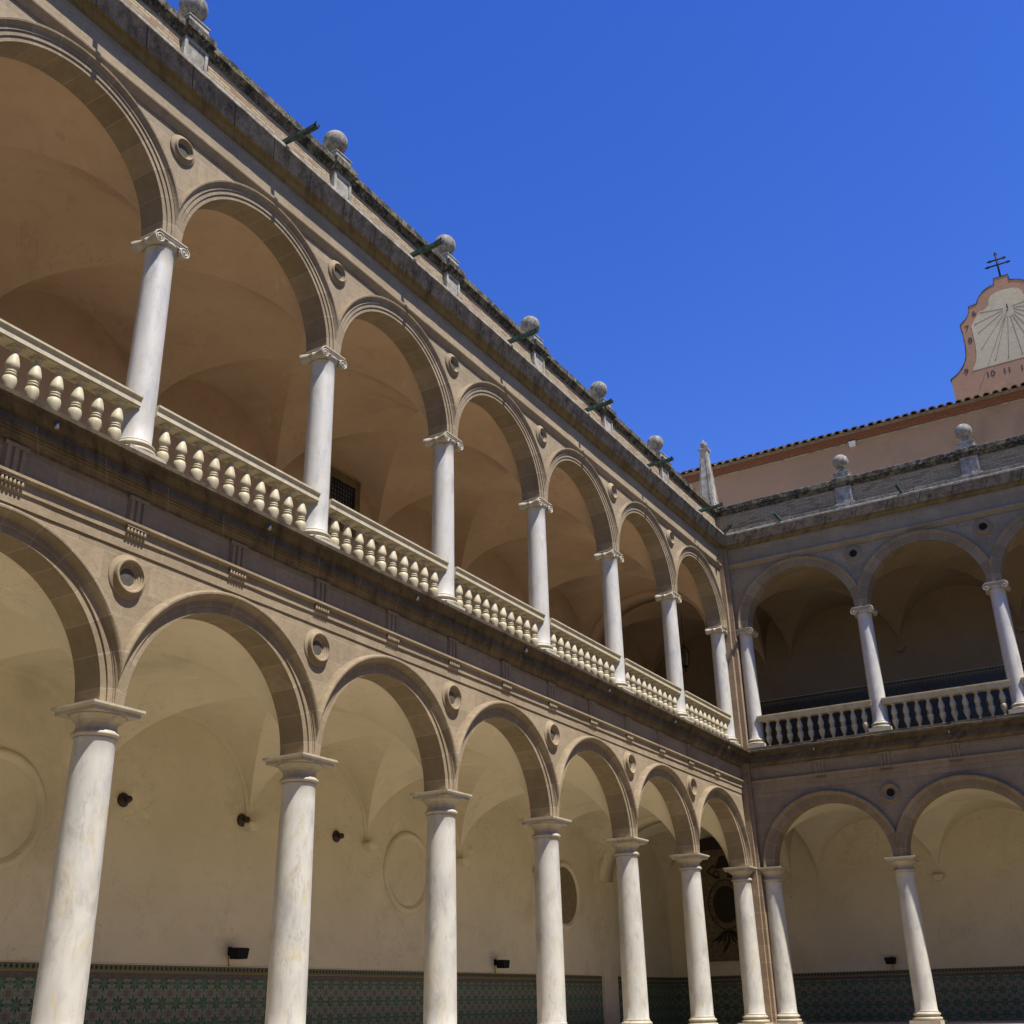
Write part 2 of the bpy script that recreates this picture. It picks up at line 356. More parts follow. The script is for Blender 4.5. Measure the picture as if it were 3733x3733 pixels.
    def mesh(s, name, mats, wing=None, org=(0, 0, 0)):
        f = {None: lambda p: p, 'L': lambda p: (p[1], -p[0], p[2]), 'B': lambda p: (p[0], -p[1], p[2])}[wing]
        me = bpy.data.meshes.new(name)
        vv = [f(p) for p in s.v]; vv = [(a-org[0], b-org[1], c-org[2]) for a, b, c in vv]
        fs = s.f if wing != 'B' else [q[::-1] for q in s.f]
        me.from_pydata(vv, [], fs)
        for m in (mats if isinstance(mats, (list, tuple)) else [mats]): me.materials.append(m)
        for i, p in enumerate(me.polygons): p.use_smooth = s.smooth[i]; p.material_index = s.mi[i]
        if any(u is not None for u in s.uv):
            L = me.uv_layers.new(name='UVMap').data; k = 0
            for i, q in enumerate(s.f):
                uv = s.uv[i]
                if wing == 'B' and uv is not None: uv = uv[::-1]
                for j in range(len(q)):
                    L[k].uv = uv[j] if uv is not None else (.1, .5); k += 1
        import bmesh
        bm = bmesh.new(); bm.from_mesh(me); bmesh.ops.recalc_face_normals(bm, faces=bm.faces[:]); bm.to_mesh(me); bm.free()
        me.update(); return me

def link(name, data, parent=None, loc=(0, 0, 0), rotz=0, label=None, cat=None, group=None, kind=None):
    o = bpy.data.objects.new(name, data); COL.objects.link(o); o.location = loc; o.rotation_euler = (0, 0, rotz)
    if parent: o.parent = parent
    if label: o['label'] = label
    if cat: o['category'] = cat
    if group: o['group'] = group
    if kind: o['kind'] = kind
    return o
def inst(tree, loc, rotz, label, cat, group):
    """tree = (name, mesh or None, [subtrees])"""
    def rec(t, par):
        o = link(t[0], t[1], par, t[3] if len(t) > 3 else (0, 0, 0), t[4] if len(t) > 4 else 0)
        if t[0] == 'baluster': o.rotation_euler = (random.uniform(-.008, .008), random.uniform(-.01, .01), random.uniform(0, 6.28) if False else t[4])
        if t[0] == 'ball': o.rotation_euler = (random.uniform(-.02, .02), random.uniform(-.02, .02), random.uniform(0, 6.28))
        for c in t[2]: rec(c, o)
        return o
    root = rec(tree, None); root.location = loc; root.rotation_euler = (0, 0, rotz)
    root['label'] = label; root['category'] = cat
    if group: root['group'] = group
    return root

# ------------------------------------------------------------------ the numbers of the place
SP = {'L': 4.5, 'B': 4.445}; NB = {'L': 8, 'B': 4}
def U(wg, k):
    if wg == 'L': return .80 if k == 0 else .767+4.5*k
    return .80 if k == 0 else .767+4.445*k
FV, BV, DEP = .24, -.28, -5.5
LOW = dict(zs=4.55, r=2.03, ztop=7.05); UPP = dict(zs=13.06, r=2.00, ztop=15.43)
ORG = {'L': (-2.6, -18., -.35), 'B': (9.3, 2.6, -.35)}
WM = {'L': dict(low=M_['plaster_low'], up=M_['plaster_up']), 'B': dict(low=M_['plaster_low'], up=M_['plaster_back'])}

# ------------------------------------------------------------------ ground
g = MB(); g.box(-300, 300, -300, 300, -1.6, -1.21); link('ground', g.mesh('ground', M_['earth']), kind='structure')
g = MB(); g.box(.9, 45, -60, -.9, -1.3, -1.2); link('courtyard_paving', g.mesh('courtyard_paving', M_['paving']), kind='structure')

# plain far sides of the courtyard, behind and beside the photographer: they shade it as the real ones do
def far_side(org, rz, length, lb):
    m = MB(); n = int(length/4.5)
    for lv, z0, zt in ((0, -.35, 8.4), (1, 8.4, 16.7)):
        for k in range(n):
            u = (k+.5)*4.5; N = 16; r = 1.98; zs = z0+4.9 if lv == 0 else z0+4.65
            pts = [(u-2.25, z0)]+[(u-2.0, z0)]+[(u-r*math.cos(math.pi*i/N), zs+r*math.sin(math.pi*i/N)) for i in range(N+1)]+[(u+2.0, z0), (u+2.25, z0)]
            a = m.add([(x, 0, z) for x, z in pts]); b = m.add([(x, 0, zt) for x, z in pts]); c = m.add([(x, .9, z) for x, z in pts])
            for i in range(len(pts)-1): m.face([a+i, a+i+1, b+i+1, b+i]); m.face([a+i, a+i+1, c+i+1, c+i])
    m.box(0, length, .9, 6, -1.2, 17); m.box(0, length, -.5, .9, 8.2, 8.45); m.box(0, length, -.4, .9, 16.4, 16.75); m.box(0, length, -.1, .2, 16.75, 18.1)
    link('opposite_wing', m.mesh('opposite_wing', M_['stone']), None, org, rz, lb, 'building')
far_side((32, 0, 0), R(-90), 45, 'plain arcaded wing on the far right side of the courtyard')
far_side((32, -45, 0), R(180), 31.5, 'plain arcaded wing behind the photographer')
# ------------------------------------------------------------------ the two wings
PIERA, PIERB = .55, .46
def diag(v): return v
def build_wing(wg):
    org = ORG[wg]; n = NB[wg]
    lab = {'L': 'long sunlit sandstone cloister wing with two storeys of arches on marble columns',
           'B': 'shaded cloister wing at the far right with two storeys of arches'}[wg]
    root = link('cloister_wing', None, None, org, label=lab, cat='building')
    UE = U(wg, n)
    def part(name, mb, mats, par=None, lb=None, kind=None):
        o = link(name, mb.mesh(name, mats, wg, org), par or root, label=lb, kind=kind)
        return o
    # --- stylobate and floors
    mb = MB(); mb.run([(.62, -1.3), (.62, -.36), (-6.0, -.36), (-6.0, -1.3)], lambda v: max(v, -5.9), UE); part('gallery_floor', mb, M_['floor'])
    for lv, P in (('low', LOW), ('up', UPP)):
        # --- spandrel walls and arches, bay by bay
        mbw = MB(); 
        for k in range(n):
            ua, ub = U(wg, k), U(wg, k+1); uc = (ua+ub)/2; half = (ub-ua)/2; r = half-.225; rh = r+.10
            zs, zt = P['zs'], P['ztop']; ul = ua if k else PIERA-.01
            N = 32
            pts = [(ul, zs)]+[(uc-rh*math.cos(math.pi*i/N), zs+rh*math.sin(math.pi*i/N)) for i in range(N+1)]+[(ub, zs)]
            i0 = mbw.add([(u, FV, z) for u, z in pts]); i1 = mbw.add([(u, FV, zt) for u, z in pts])
            j0 = mbw.add([(u, BV, z) for u, z in pts]); j1 = mbw.add([(u, BV, zt) for u, z in pts])
            for i in range(len(pts)-1):
                mbw.face([i0+i, i0+i+1, i1+i+1, i1+i]); mbw.face([j0+i, j0+i+1, j1+i+1, j1+i], mi=1)
                mbw.face([i0+i, i0+i+1, j0+i+1, j0+i])
            # arch ring
            if lv == 'low':
                prof = [(.12, -.29), (0, -.29), (0, .262), (.11, .262), (.113, .29), (.205, .29), (.21, .302), (.225, .308), (.228, .312), (.228, .325), (.25, .345), (.258, .37), (.27, .398), (.295, .418), (.325, .42), (.345, .405), (.36, .375), (.368, .33), (.37, .235)]
            else:
                prof = [(.12, -.29), (0, -.29), (0, .262), (.085, .262), (.088, .284), (.175, .284), (.178, .306), (.245, .306), (.25, .318), (.262, .325), (.285, .345), (.305, .372), (.335, .378), (.345, .372), (.35, .235)]
            ma = MB(); A = 56; rows = []
            lo = (ua if k else PIERA+.002)
            for i in range(A+1):
                t = math.pi*i/A; row = []; ct = math.cos(t)
                dm = 9. if abs(ct) < 1e-6 else ((uc-lo)/ct-r if ct > 0 else (ub-uc)/(-ct)-r)
                vcl = None
                for j_, (dr, v) in enumerate(prof):
                    if dr > dm and j_ > 1:
                        if vcl is None:
                            d0, v0_ = prof[j_-1]; vcl = v0_+(v-v0_)*(dm-d0)/(dr-d0+1e-9)
                        dr, v = dm, vcl
                    row.append((uc-(r+dr)*ct, v, zs+(r+dr)*math.sin(t)))
                rows.append(ma.add(row))
            NV = 13
            for i in range(A):
                for j in range(len(prof)-1):
                    ua_, ub_ = i/A*NV+.5+.5, (i+1)/A*NV+1.
                    ma.face([rows[i]+j, rows[i]+j+1, rows[i+1]+j+1, rows[i+1]+j], uv=[(ua_, j), (ua_, j+1), (ub_, j+1), (ub_, j)])
            part('arch', ma, M_['stone_arch'])
            # vault
            mv = MB(); zv = zs-(.13 if lv == 'low' else .08); h = 2.20 if lv == 'low' else 2.16; vc = (BV+DEP)/2; hv = (BV-DEP)/2; hu = half
            T, Q = 14, 20
            for sec in range(4):
                rows = []
                for a in range(T+1):
                    t = math.sin(math.pi/2*a/T)
                    row = []
                    for b in range(Q+1):
                        q = t*math.sin(math.pi/2*(2*b/Q-1)); z = zv+h*math.sqrt(max(0, 1-q*q))
                        x, y = ((q, t), (q, -t), (t, q), (-t, q))[sec]
                        row.append((uc+x*hu, vc+y*hv, z))
                    rows.append(mv.add(row))
                for a in range(T):
                    for b in range(Q): mv.face([rows[a]+b, rows[a]+b+1, rows[a+1]+b+1, rows[a+1]+b], sm=True)
            part('vault', mv, WM[wg][lv])
            # lunette band and corbel on the gallery wall
            ml = MB(); rows = []
            for i in range(33):
                t = math.pi*i/32; c_, s_ = math.cos(t), math.sin(t)
                rows.append(ml.add([(uc-(hu-.10)*c_, DEP+.002, zv+(h-.10)*s_), (uc-(hu-.10)*c_, DEP+.02, zv+(h-.10)*s_), (uc-(hu+.02)*c_, DEP+.035, zv+(h+.02)*s_)]))
            for i in range(32):
                for j in range(2): ml.face([rows[i]+j, rows[i]+j+1, rows[i+1]+j+1, rows[i+1]+j])
            if lv == 'low' and wg == 'L': part('lunette_band', ml, WM[wg][lv])
            mc = MB(); mc.frustum(ub, DEP+.12, zv-.16, zv-.02, .10, .10, .19, .13); mc.box(ub-.2, ub+.2, DEP, DEP+.26, zv-.02, zv+.03); part('corbel', mc, WM[wg][lv])
            # roundel over the column between the arches
            if k < n-1 or True:
                mr = MB(); zc = 6.60 if lv == 'low' else 15.09; uu = ub
                if lv == 'low': pr = [(.36, .20), (.36, .252), (.35, .262), (.285, .266), (.281, .335), (.275, .348), (.258, .355), (.243, .350), (.237, .325), (.218, .316), (.212, .295), (.19, .292), (.184, .268), (.16, .262), (.155, .25), (.135, .247), (.13, .241)]
                else: pr = [(.30, .20), (.30, .262), (.285, .28), (.235, .284), (.225, .30), (.215, .325), (.20, .335), (.185, .325), (.18, .295), (.165, .285), (.155, .262), (.137, .25), (.13, .241)]
                rows = []
                for rr_, v in pr: rows.append(mr.add([(uu+rr_*math.cos(2*math.pi*i/40), v, zc+rr_*math.sin(2*math.pi*i/40)) for i in range(40)]))
                for a in range(len(pr)-1):
                    for i in range(40): j = (i+1) % 40; mr.face([rows[a]+i, rows[a]+j, rows[a+1]+j, rows[a+1]+i], sm=a % 3 == 2)
                ro = part('roundel', mr, M_['stone_plain'])
                md = MB(); R0_ = pr[-1][0]+.01
                if wg == 'L':
                    e = .0045; st = .021
                    k_ = int(R0_/st)
                    for i in range(-k_, k_+1):
                        a = i*st; hl = math.sqrt(max(0, R0_**2-a*a))
                        md.box(uu+a-e, uu+a+e, .2475, .2515, zc-hl, zc+hl); md.box(uu-hl, uu+hl, .2455, .2495, zc+a-e, zc+a+e)
                    part('wire_mesh', md, M_['mesh'], ro)
                    md = MB()
                md.add([(uu, .2435, zc)]+[(uu+R0_*math.cos(2*math.pi*i/32), .2435, zc+R0_*math.sin(2*math.pi*i/32)) for i in range(32)])
                for i in range(32): md.face([0, 1+i, 1+(i+1) % 32])
                part('roundel_opening_disc', md, M_['opening_shade'] if wg == 'B' else M_['grey_back'], ro)
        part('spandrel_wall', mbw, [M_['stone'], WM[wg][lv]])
    e0 = PIERA-.01
    # --- lower entablature
    mb = MB(); mb.run([(FV+.002, 7.03), (.265, 7.03), (.265, 7.205), (.272, 7.21), (.272, 7.225), (.298, 7.23), (.298, 7.40), (.305, 7.405), (.345, 7.415), (.375, 7.43), (.375, 7.472), (.27, 7.488), (BV+.01, 7.49), (BV+.01, 7.03)], PIERA, UE, jit=.003)
    part('architrave', mb, M_['stone_plain'])
    mb = MB(); mb.run([(.268, 7.47), (.268, 7.95), (BV+.005, 7.95), (BV+.005, 7.47)], PIERA, UE); part('frieze', mb, M_['stone'])
    mb = MB(); mb.run([(.26, 7.93), (.295, 7.93), (.295, 7.962), (.305, 7.965), (.318, 7.98), (.345, 8.015), (.385, 8.03), (.39, 8.035), (.39, 8.055), (.425, 8.06), (.425, 8.085), (-.1, 8.085), (-.1, 7.93)], diag, UE)
    part('bed_moulding', mb, M_['bed_low'])
    mb = MB(); mb.run([(.40, 8.083), (.505, 8.083), (.505, 8.095), (.535, 8.095), (.538, 8.20), (.40, 8.205)], diag, UE); part('corona', mb, M_['corona'])
    mb = MB(); mb.run([(.42, 8.198), (.552, 8.198), (.556, 8.222), (.575, 8.228), (.578, 8.240), (.592, 8.243), (.625, 8.252), (.67, 8.278), (.705, 8.312), (.725, 8.338), (.765, 8.345), (.785, 8.358), (.788, 8.425), (.765, 8.44), (.44, 8.50), (.43, 8.60), (BV-.3, 8.60), (BV-.3, 7.94), (-.12, 7.94), (-.12, 8.198)], diag, UE, jit=.005)
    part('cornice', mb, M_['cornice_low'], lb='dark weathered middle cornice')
    # triglyphs with guttae
    kk = 1
    uu = [.767+2.2*0+SP[wg]/2*j for j in range(1, 2*n)]
    for j, u in enumerate(uu):
        mt = MB()
        for c in (-.125, 0, .125): mt.prism([(u+c-.05, .283), (u+c-.032, .322), (u+c+.032, .322), (u+c+.05, .283)], 'z', 7.48, 7.87)
        mt.box(u-.19, u+.19, .2675, .285, 7.478, 7.90); mt.box(u-.20, u+.20, .2675, .325, 7.872, 7.928)
        t = part('triglyph', mt, M_['stone_plain'])
        mg = MB(); mg.box(u-.2, u+.2, .297, .352, 7.385, 7.412)
        for c in range(6):
            x = u-.167+c*.0668; mg.lathe([(.014, 7.39), (.031, 7.305), (.024, 7.298)], 8, (x, .328, 0))
        part('guttae', mg, M_['stone_plain'], t)
    # --- upper entablature
    mb = MB(); mb.run([(FV-.01, 15.42), (.27, 15.42), (.275, 15.47), (.295, 15.50), (.33, 15.53), (.355, 15.56), (.362, 15.60), (.35, 15.625), (.29, 15.66), (.27, 15.70), (BV+.01, 15.70), (BV+.01, 15.42)], PIERA, UE); part('string_moulding', mb, M_['stone_plain'])
    mb = MB(); mb.run([(.262, 15.69), (.262, 16.27), (BV+.005, 16.27), (BV+.005, 15.69)], PIERA, UE); part('frieze', mb, M_['stone'])
    mb = MB(); mb.run([(.25, 16.245), (.285, 16.245), (.29, 16.27), (.315, 16.275), (.33, 16.30), (.365, 16.335), (.40, 16.35), (.405, 16.365), (.46, 16.37), (.46, 16.39), (-.2, 16.39), (-.2, 16.245)], diag, UE); part('bed_moulding', mb, M_['cornice_ochre'])
    mb = MB(); mb.run([(.44, 16.375), (.495, 16.375), (.50, 16.385), (.53, 16.47), (.565, 16.50), (.567, 16.515), (.575, 16.53), (.60, 16.60), (.635, 16.655), (.655, 16.67), (.655, 16.75), (.40, 16.80), (.398, 16.99), (.385, 17.0), (.20, 17.02), (-.35, 17.02), (-.35, 16.40), (.44, 16.40)], diag, UE, jit=.004)
    part('cornice', mb, M_['cornice_up'], lb='pale grey upper cornice with black spots')
    mb = MB(); mb.run([(.64, 16.672), (.668, 16.672), (.674, 16.685), (.674, 16.745), (.66, 16.76), (.50, 16.785), (.50, 16.70)], diag, UE, jit=.006); part('painted_lit_lip', mb, M_['pedestal'])  # lip in pale stone: the sunlit edge line is put into the colour
    # --- parapet
    mb = MB(); mb.run([(.175, 17.0), (.175, 17.75), (-.2, 17.75), (-.2, 17.0)], diag, UE); part('parapet_wall', mb, M_['brick'])
    cop = [(.10, 17.735), (.19, 17.735), (.20, 17.76), (.215, 17.775), (.24, 17.80), (.25, 17.845), (.275, 17.865), (.305, 17.875), (.318, 17.89), (.318, 18.055), (.29, 18.08), (-.25, 18.085), (-.25, 17.735)]
    mb = MB(); mb.run(cop, diag, UE, jit=.012); cp = part('coping', mb, M_['coping'])
    for k in range(1, n):
        u = .767+SP[wg]*k; mp = MB()
        mp.box(u-.30, u+.30, .10, .255, 17.0, 17.745)
        mp.box(u-.36, u+.36, .10, .33, 17.001, 17.085); mp.box(u-.33, u+.33, .10, .295, 17.085, 17.12)
        for a, b, c, d in ((-.30, .30, 17.66, 17.74), (-.30, .30, 17.12, 17.19), (-.30, -.225, 17.19, 17.66), (.225, .30, 17.19, 17.66)): mp.box(u+a, u+b, .25, .283, c, d)
        part('pedestal', mp, M_['pedestal'])
        mc = MB(); c2 = [(v+.085 if v > .1 else v-.01, z+.004) for v, z in cop]; mc.run(c2, u-.37, u+.37); part('coping_block', mc, M_['coping'])
    # --- gallery wall, slabs, roof
    for lv, z0, z1, zd in (('low', -.36, 7.05, 1.32), ('up', 8.60, 15.6, 11.7)):
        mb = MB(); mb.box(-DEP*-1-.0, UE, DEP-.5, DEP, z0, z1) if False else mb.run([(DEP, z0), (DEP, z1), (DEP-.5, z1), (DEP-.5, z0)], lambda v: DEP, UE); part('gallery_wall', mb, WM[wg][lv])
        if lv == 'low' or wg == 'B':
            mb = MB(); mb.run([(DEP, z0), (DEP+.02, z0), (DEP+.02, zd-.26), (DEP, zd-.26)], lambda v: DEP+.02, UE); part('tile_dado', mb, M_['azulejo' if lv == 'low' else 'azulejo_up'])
            mb = MB(); mb.run([(DEP, zd-.256), (DEP+.022, zd-.256), (DEP+.022, zd-.15), (DEP, zd-.15)], lambda v: DEP+.03, UE); part('plain_band', mb, M_['band'])
            mb = MB(); a = mb.add([(DEP+.03, DEP+.028, zd-.146), (UE, DEP+.028, zd-.146), (UE, DEP+.028, zd), (DEP+.03, DEP+.028, zd), (DEP+.03, DEP, zd-.146), (UE, DEP, zd-.146), (UE, DEP, zd), (DEP+.03, DEP, zd)])
            mb.face([a, a+1, a+2, a+3], uv=[(0, 0), (1, 0), (1, 1), (0, 1)]); mb.face([a+3, a+2, a+6, a+7]); mb.face([a, a+1, a+5, a+4]); mb.face([a+4, a+5, a+6, a+7])
            part('tile_border', mb, M_['border'])
            mb = MB(); mb.run([(DEP, zd+.004), (DEP+.03, zd+.004), (DEP+.035, zd+.02), (DEP, zd+.03)], lambda v: DEP+.03, UE); part('dado_moulding', mb, M_['plaster_low'])
    mb = MB(); mb.run([(BV-.25, 7.2), (BV-.25, 8.59), (DEP-.4, 8.59), (DEP-.4, 7.2)], diag, UE); part('floor_slab', mb, M_['floor'])
    mb = MB(); mb.run([(-.19, 15.65), (-.19, 16.98), (-5.95, 16.98), (-5.95, 15.65)], diag, UE); part('roof_terrace', mb, M_['floor'])
    # --- transverse arch next to the corner pier
    for lv, P in (('low', LOW), ('up', UPP)):
        if wg == 'B':
            mv = MB(); zv = P['zs']-(.13 if lv == 'low' else .08); h = 2.20 if lv == 'low' else 2.16; vc = (BV+DEP)/2; hv = (BV-DEP)/2
            for sec in range(4):
                rows = []
                for a in range(13):
                    t = math.sin(math.pi/2*a/12); row = []
                    for b in range(17):
                        q = t*math.sin(math.pi/2*(2*b/16-1)); x, y = ((q, t), (q, -t), (t, q), (-t, q))[sec]
                        row.append((.26+x*.54, vc+y*hv, zv+h*math.sqrt(max(0, 1-q*q))))
                    rows.append(mv.add(row))
                for a in range(12):
                    for b in range(16): mv.face([rows[a]+b, rows[a]+b+1, rows[a+1]+b+1, rows[a+1]+b], sm=True)
            part('vault', mv, WM[wg][lv]); continue
        mb = MB(); zs = P['zs']-.12; vc = (BV+DEP)/2; hv = (BV-DEP)/2; top = P['ztop']+.25; rows = []
        for i in range(33):
            t = math.pi*i/32; v = vc+(hv-.12)*math.cos(t); z = zs+2.08*math.sin(t)
            rows.append(mb.add([(-.28, v, z), (.79, v, z), (.79, v, top), (-.28, v, top)]))
        for i in range(32):
            for j in range(4): mb.face([rows[i]+j, rows[i]+(j+1) % 4, rows[i+1]+(j+1) % 4, rows[i+1]+j], sm=(j == 0))
        for i in (0, 32): mb.face([rows[i]+j for j in range(4)])
        if wg == 'L': mb.box(-.28, .79, DEP, DEP+.125, -.3 if lv == 'low' else 8.62, top)
        part('transverse_arch', mb, WM[wg][lv])
        if wg == 'L':   # vault over the corner bay
            mv = MB(); zv = P['zs']-.10; c0 = (-.28-5.5)/2; hh = 2.61; T, Q = 12, 18
            for sec in range(4):
                rows = []
                for a in range(T+1):
                    t = math.sin(math.pi/2*a/T); row = []
                    for b in range(Q+1):
                        q = t*math.sin(math.pi/2*(2*b/Q-1)); z = zv+2.1*math.sqrt(max(0, 1-q*q))
                        x, y = ((q, t), (q, -t), (t, q), (-t, q))[sec]; row.append((c0+x*hh, c0+y*hh, z))
                    rows.append(mv.add(row))
                for a in range(T):
                    for b in range(Q): mv.face([rows[a]+b, rows[a]+b+1, rows[a+1]+b+1, rows[a+1]+b], sm=True)
            part('corner_vault', mv, WM[wg][lv])
    return root, part
wingL, partL = build_wing('L')
wingB, partB = build_wing('B')

# corner pier (part of the sunlit wing), L shaped plan in world xy
mb = MB()
poly = [(-.32, -.55), (FV, -.55), (FV, -.42), (FV+.001, -.42)]
poly = [(-.30, -PIERA), (PIERB-.10, -PIERA), (PIERB-.10, -PIERB+.10), (PIERA, -PIERB+.10), (PIERA, .30), (-.30, .30)]
def pier(z0, z1, a, b, nm, mat):
    m = MB(); m.prism([(-.30, -a), (b, -a), (b, -b), (a, -b), (a, .30), (-.30, .30)], 'z', z0, z1)
    link(nm, m.mesh(nm, mat, None, ORG['L']), wingL)
pier(-.36, 8.1, .553, .455, 'corner_pier', M_['pier'])
pier(8.60, 16.30, .553, .40, 'corner_pier', M_['pier'])

# ---- wall features of the galleries
def ring_on_wall(name, uc, zc, r, painted_recess=False):
    m = MB(); v0 = DEP
    pr = [(r+.10, v0-.01), (r+.10, v0+.03), (r+.07, v0+.05), (r+.03, v0+.085), (r-.02, v0+.085), (r-.05, v0+.06), (r-.07, v0+.035), (r-.10, v0+.03), (r-.11, v0-.01)]
    rows = [m.add([(uc+a*math.cos(2*math.pi*i/56), v, zc+a*math.sin(2*math.pi*i/56)) for i in range(56)]) for a, v in pr]
    for a in range(len(pr)-1):
        for i in range(56): j = (i+1) % 56; m.face([rows[a]+i, rows[a]+j, rows[a+1]+j, rows[a+1]+i], sm=True)
    o = partL(name, m, M_['plaster_low'])
    m = MB(); rr_ = r-.10
    vv = v0+.012
    c = m.add([(uc, vv, zc)]+[(uc+rr_*math.cos(2*math.pi*i/56), vv, zc+rr_*math.sin(2*math.pi*i/56)) for i in range(56)])
    for i in range(56): m.face([c, c+1+i, c+1+(i+1) % 56])
    partL('oval_panel' if not painted_recess else 'recess_shade_disc', m, M_['plaster_low'] if not painted_recess else M_['umber'], o)  # flat disc; the niche has no depth, its shade is the disc colour
ring_on_wall('wall_medallion', 25.45, 3.95, 1.03)
ring_on_wall('wall_medallion', 12.4, 3.87, 1.0)
ring_on_wall('wall_niche', 3.3, 3.86, 1.02, True)
# grilled window in the upper gallery wall
m = MB(); zb, zt_, ua, ub = 13.15, 14.45, 15.45, 16.55
for a, b, c, d in ((ua-.22, ua, zb-.2, zt_+.25), (ub, ub+.22, zb-.2, zt_+.25), (ua, ub, zt_, zt_+.25), (ua, ub, zb-.2, zb)): m.box(a, b, DEP-.001, DEP+.10, c, d)
fr = partL('gallery_window', m, M_['cornice_ochre'])
m = MB(); m.box(ua, ub, DEP+.001, DEP+.012, zb, zt_); partL('pane', m, M_['glass'], fr)
m = MB()
for i in range(9): u = ua+.06+i*(ub-ua-.12)/8; m.box(u-.012, u+.012, DEP+.05, DEP+.072, zb, zt_)
for i in range(10): z = zb+.06+i*(zt_-zb-.12)/9; m.box(ua, ub, DEP+.073, DEP+.09, z-.012, z+.012)
partL('window_grille', m, M_['iron'], fr)

# ------------------------------------------------------------------ flat emblem panel, recess shade put into its ground colour, at the far end of the left gallery
m = MB()
y0 = 5.497
m.box(-4.05, -1.7, y0-.06, y0, 1.85, 6.0)
pr = link('emblem_panel', None, None, (-2.9, y0, 1.85), label='oval emblem on a panel with painted recess shade, far end of the lower gallery', cat='painting')
def eo(nm, mb, mat, lb=None): return link(nm, mb.mesh(nm, mat, None, (-2.9, y0, 1.85)), pr, label=lb)
eo('panel_board', m, M_['panel'])
m = MB(); yf = y0-.06
def ell(cx, cz, a, b, w_, y, th=.012, n=48):
    rows = []
    for i in range(n): t = 2*math.pi*i/n; rows.append(m.add([(cx+(a+w_)*math.cos(t), y, cz+(b+w_)*math.sin(t)), (cx+(a+w_)*math.cos(t), y-th, cz+(b+w_)*math.sin(t)), (cx+(a-w_)*math.cos(t), y-th, cz+(b-w_)*math.sin(t)), (cx+(a-w_)*math.cos(t), y, cz+(b-w_)*math.sin(t))]))
    for i in range(n):
        j = (i+1) % n
        for q in range(4): m.face([rows[i]+q, rows[i]+(q+1) % 4, rows[j]+(q+1) % 4, rows[j]+q])
cx, cz = -2.98, 3.92
ell(cx, cz, .74, .92, .02, yf); ell(cx, cz, .52, .68, .02, yf)
m.lathe([(.02, yf), (.0199, yf-.01)], 8, (cx, 0, cz), 'y')
rows = m.add([(cx, yf-.008, cz)]+[(cx+.5*math.cos(2*math.pi*i/32), yf-.008, cz+.66*math.sin(2*math.pi*i/32)) for i in range(32)])
for i in range(32): m.face([rows, rows+1+i, rows+1+(i+1) % 32])
# crown and scrolls
for s_ in (-1, 1):
    m.tube([(cx+s_*(.15+.5*math.sin(a*.35)), yf-.02, cz+1.0+.5*(a*.12)) for a in range(9)], .03, 6)
    m.tube([(cx+s_*(.3+.12*math.cos(a*.8)), yf-.02, 5.05+.14*math.sin(a*.8)) for a in range(9)], .025, 6)
m.box(cx-.33, cx+.33, yf-.02, yf, 5.28, 5.36); m.frustum(cx, yf-.012, 5.36, 5.75, .30, .012, .12, .01)
for s_ in range(-3, 4): m.tube([(cx+s_*.05, yf-.015, 2.95), (cx+s_*.16, yf-.02, 2.65), (cx+s_*.26, yf-.015, 2.40+.05*abs(s_))], [.03, .05, .01], 6)
m.tube([(cx, yf-.015, 2.6), (cx-.15, yf-.02, 2.35), (cx-.3, yf-.015, 2.15)], [.05, .07, .02], 6)
eo('painted_emblem', m, M_['ink_panel'])
def text_mesh(txt, size, name):
    cu = bpy.data.curves.new(name, 'FONT'); cu.body = txt; cu.size = size; cu.extrude = .003; cu.align_x = 'CENTER'; cu.align_y = 'CENTER'
    ob = bpy.data.objects.new(name, cu); COL.objects.link(ob)
    dg = bpy.context.evaluated_depsgraph_get(); me = bpy.data.meshes.new_from_object(ob.evaluated_get(dg))
    bpy.data.objects.remove(ob); bpy.data.curves.remove(cu); return me
def place_text(txt, size, x, y, z, rot, mat, org, into):
    me = text_mesh(txt, size, 'txt'); n = into.add([])
    c, s_ = math.cos(rot), math.sin(rot)
    base = into.add([(x+(v.co.x*c-v.co.y*s_), y-v.co.z, z+(v.co.x*s_+v.co.y*c)) for v in me.vertices])
    for p in me.polygons: into.face([base+i for i in p.vertices])
    bpy.data.meshes.remove(me)
m = MB()
word = 'VNB VEIT TGT VLIBR'
for i, ch in enumerate(word):
    if ch == ' ': continue
    a = math.pi*1.30-i*math.pi*1.05/len(word)
    place_text(ch, .2, cx+.63*math.cos(a), yf-.003, cz+.80*math.sin(a), a-math.pi/2, None, None, m)
eo('emblem_lettering', m, M_['ink_panel'])
m = MB(); m.box(-4.25, -1.55, y0-.30, y0-.002, 6.02, 6.46)
link('lintel_beam', m.mesh('lintel_beam', M_['wood'], None, (-2.9, y0-.15, 6.02)), None, (-2.9, y0-.15, 6.02), label='thick dark wooden beam above the painted emblem panel', cat='beam')

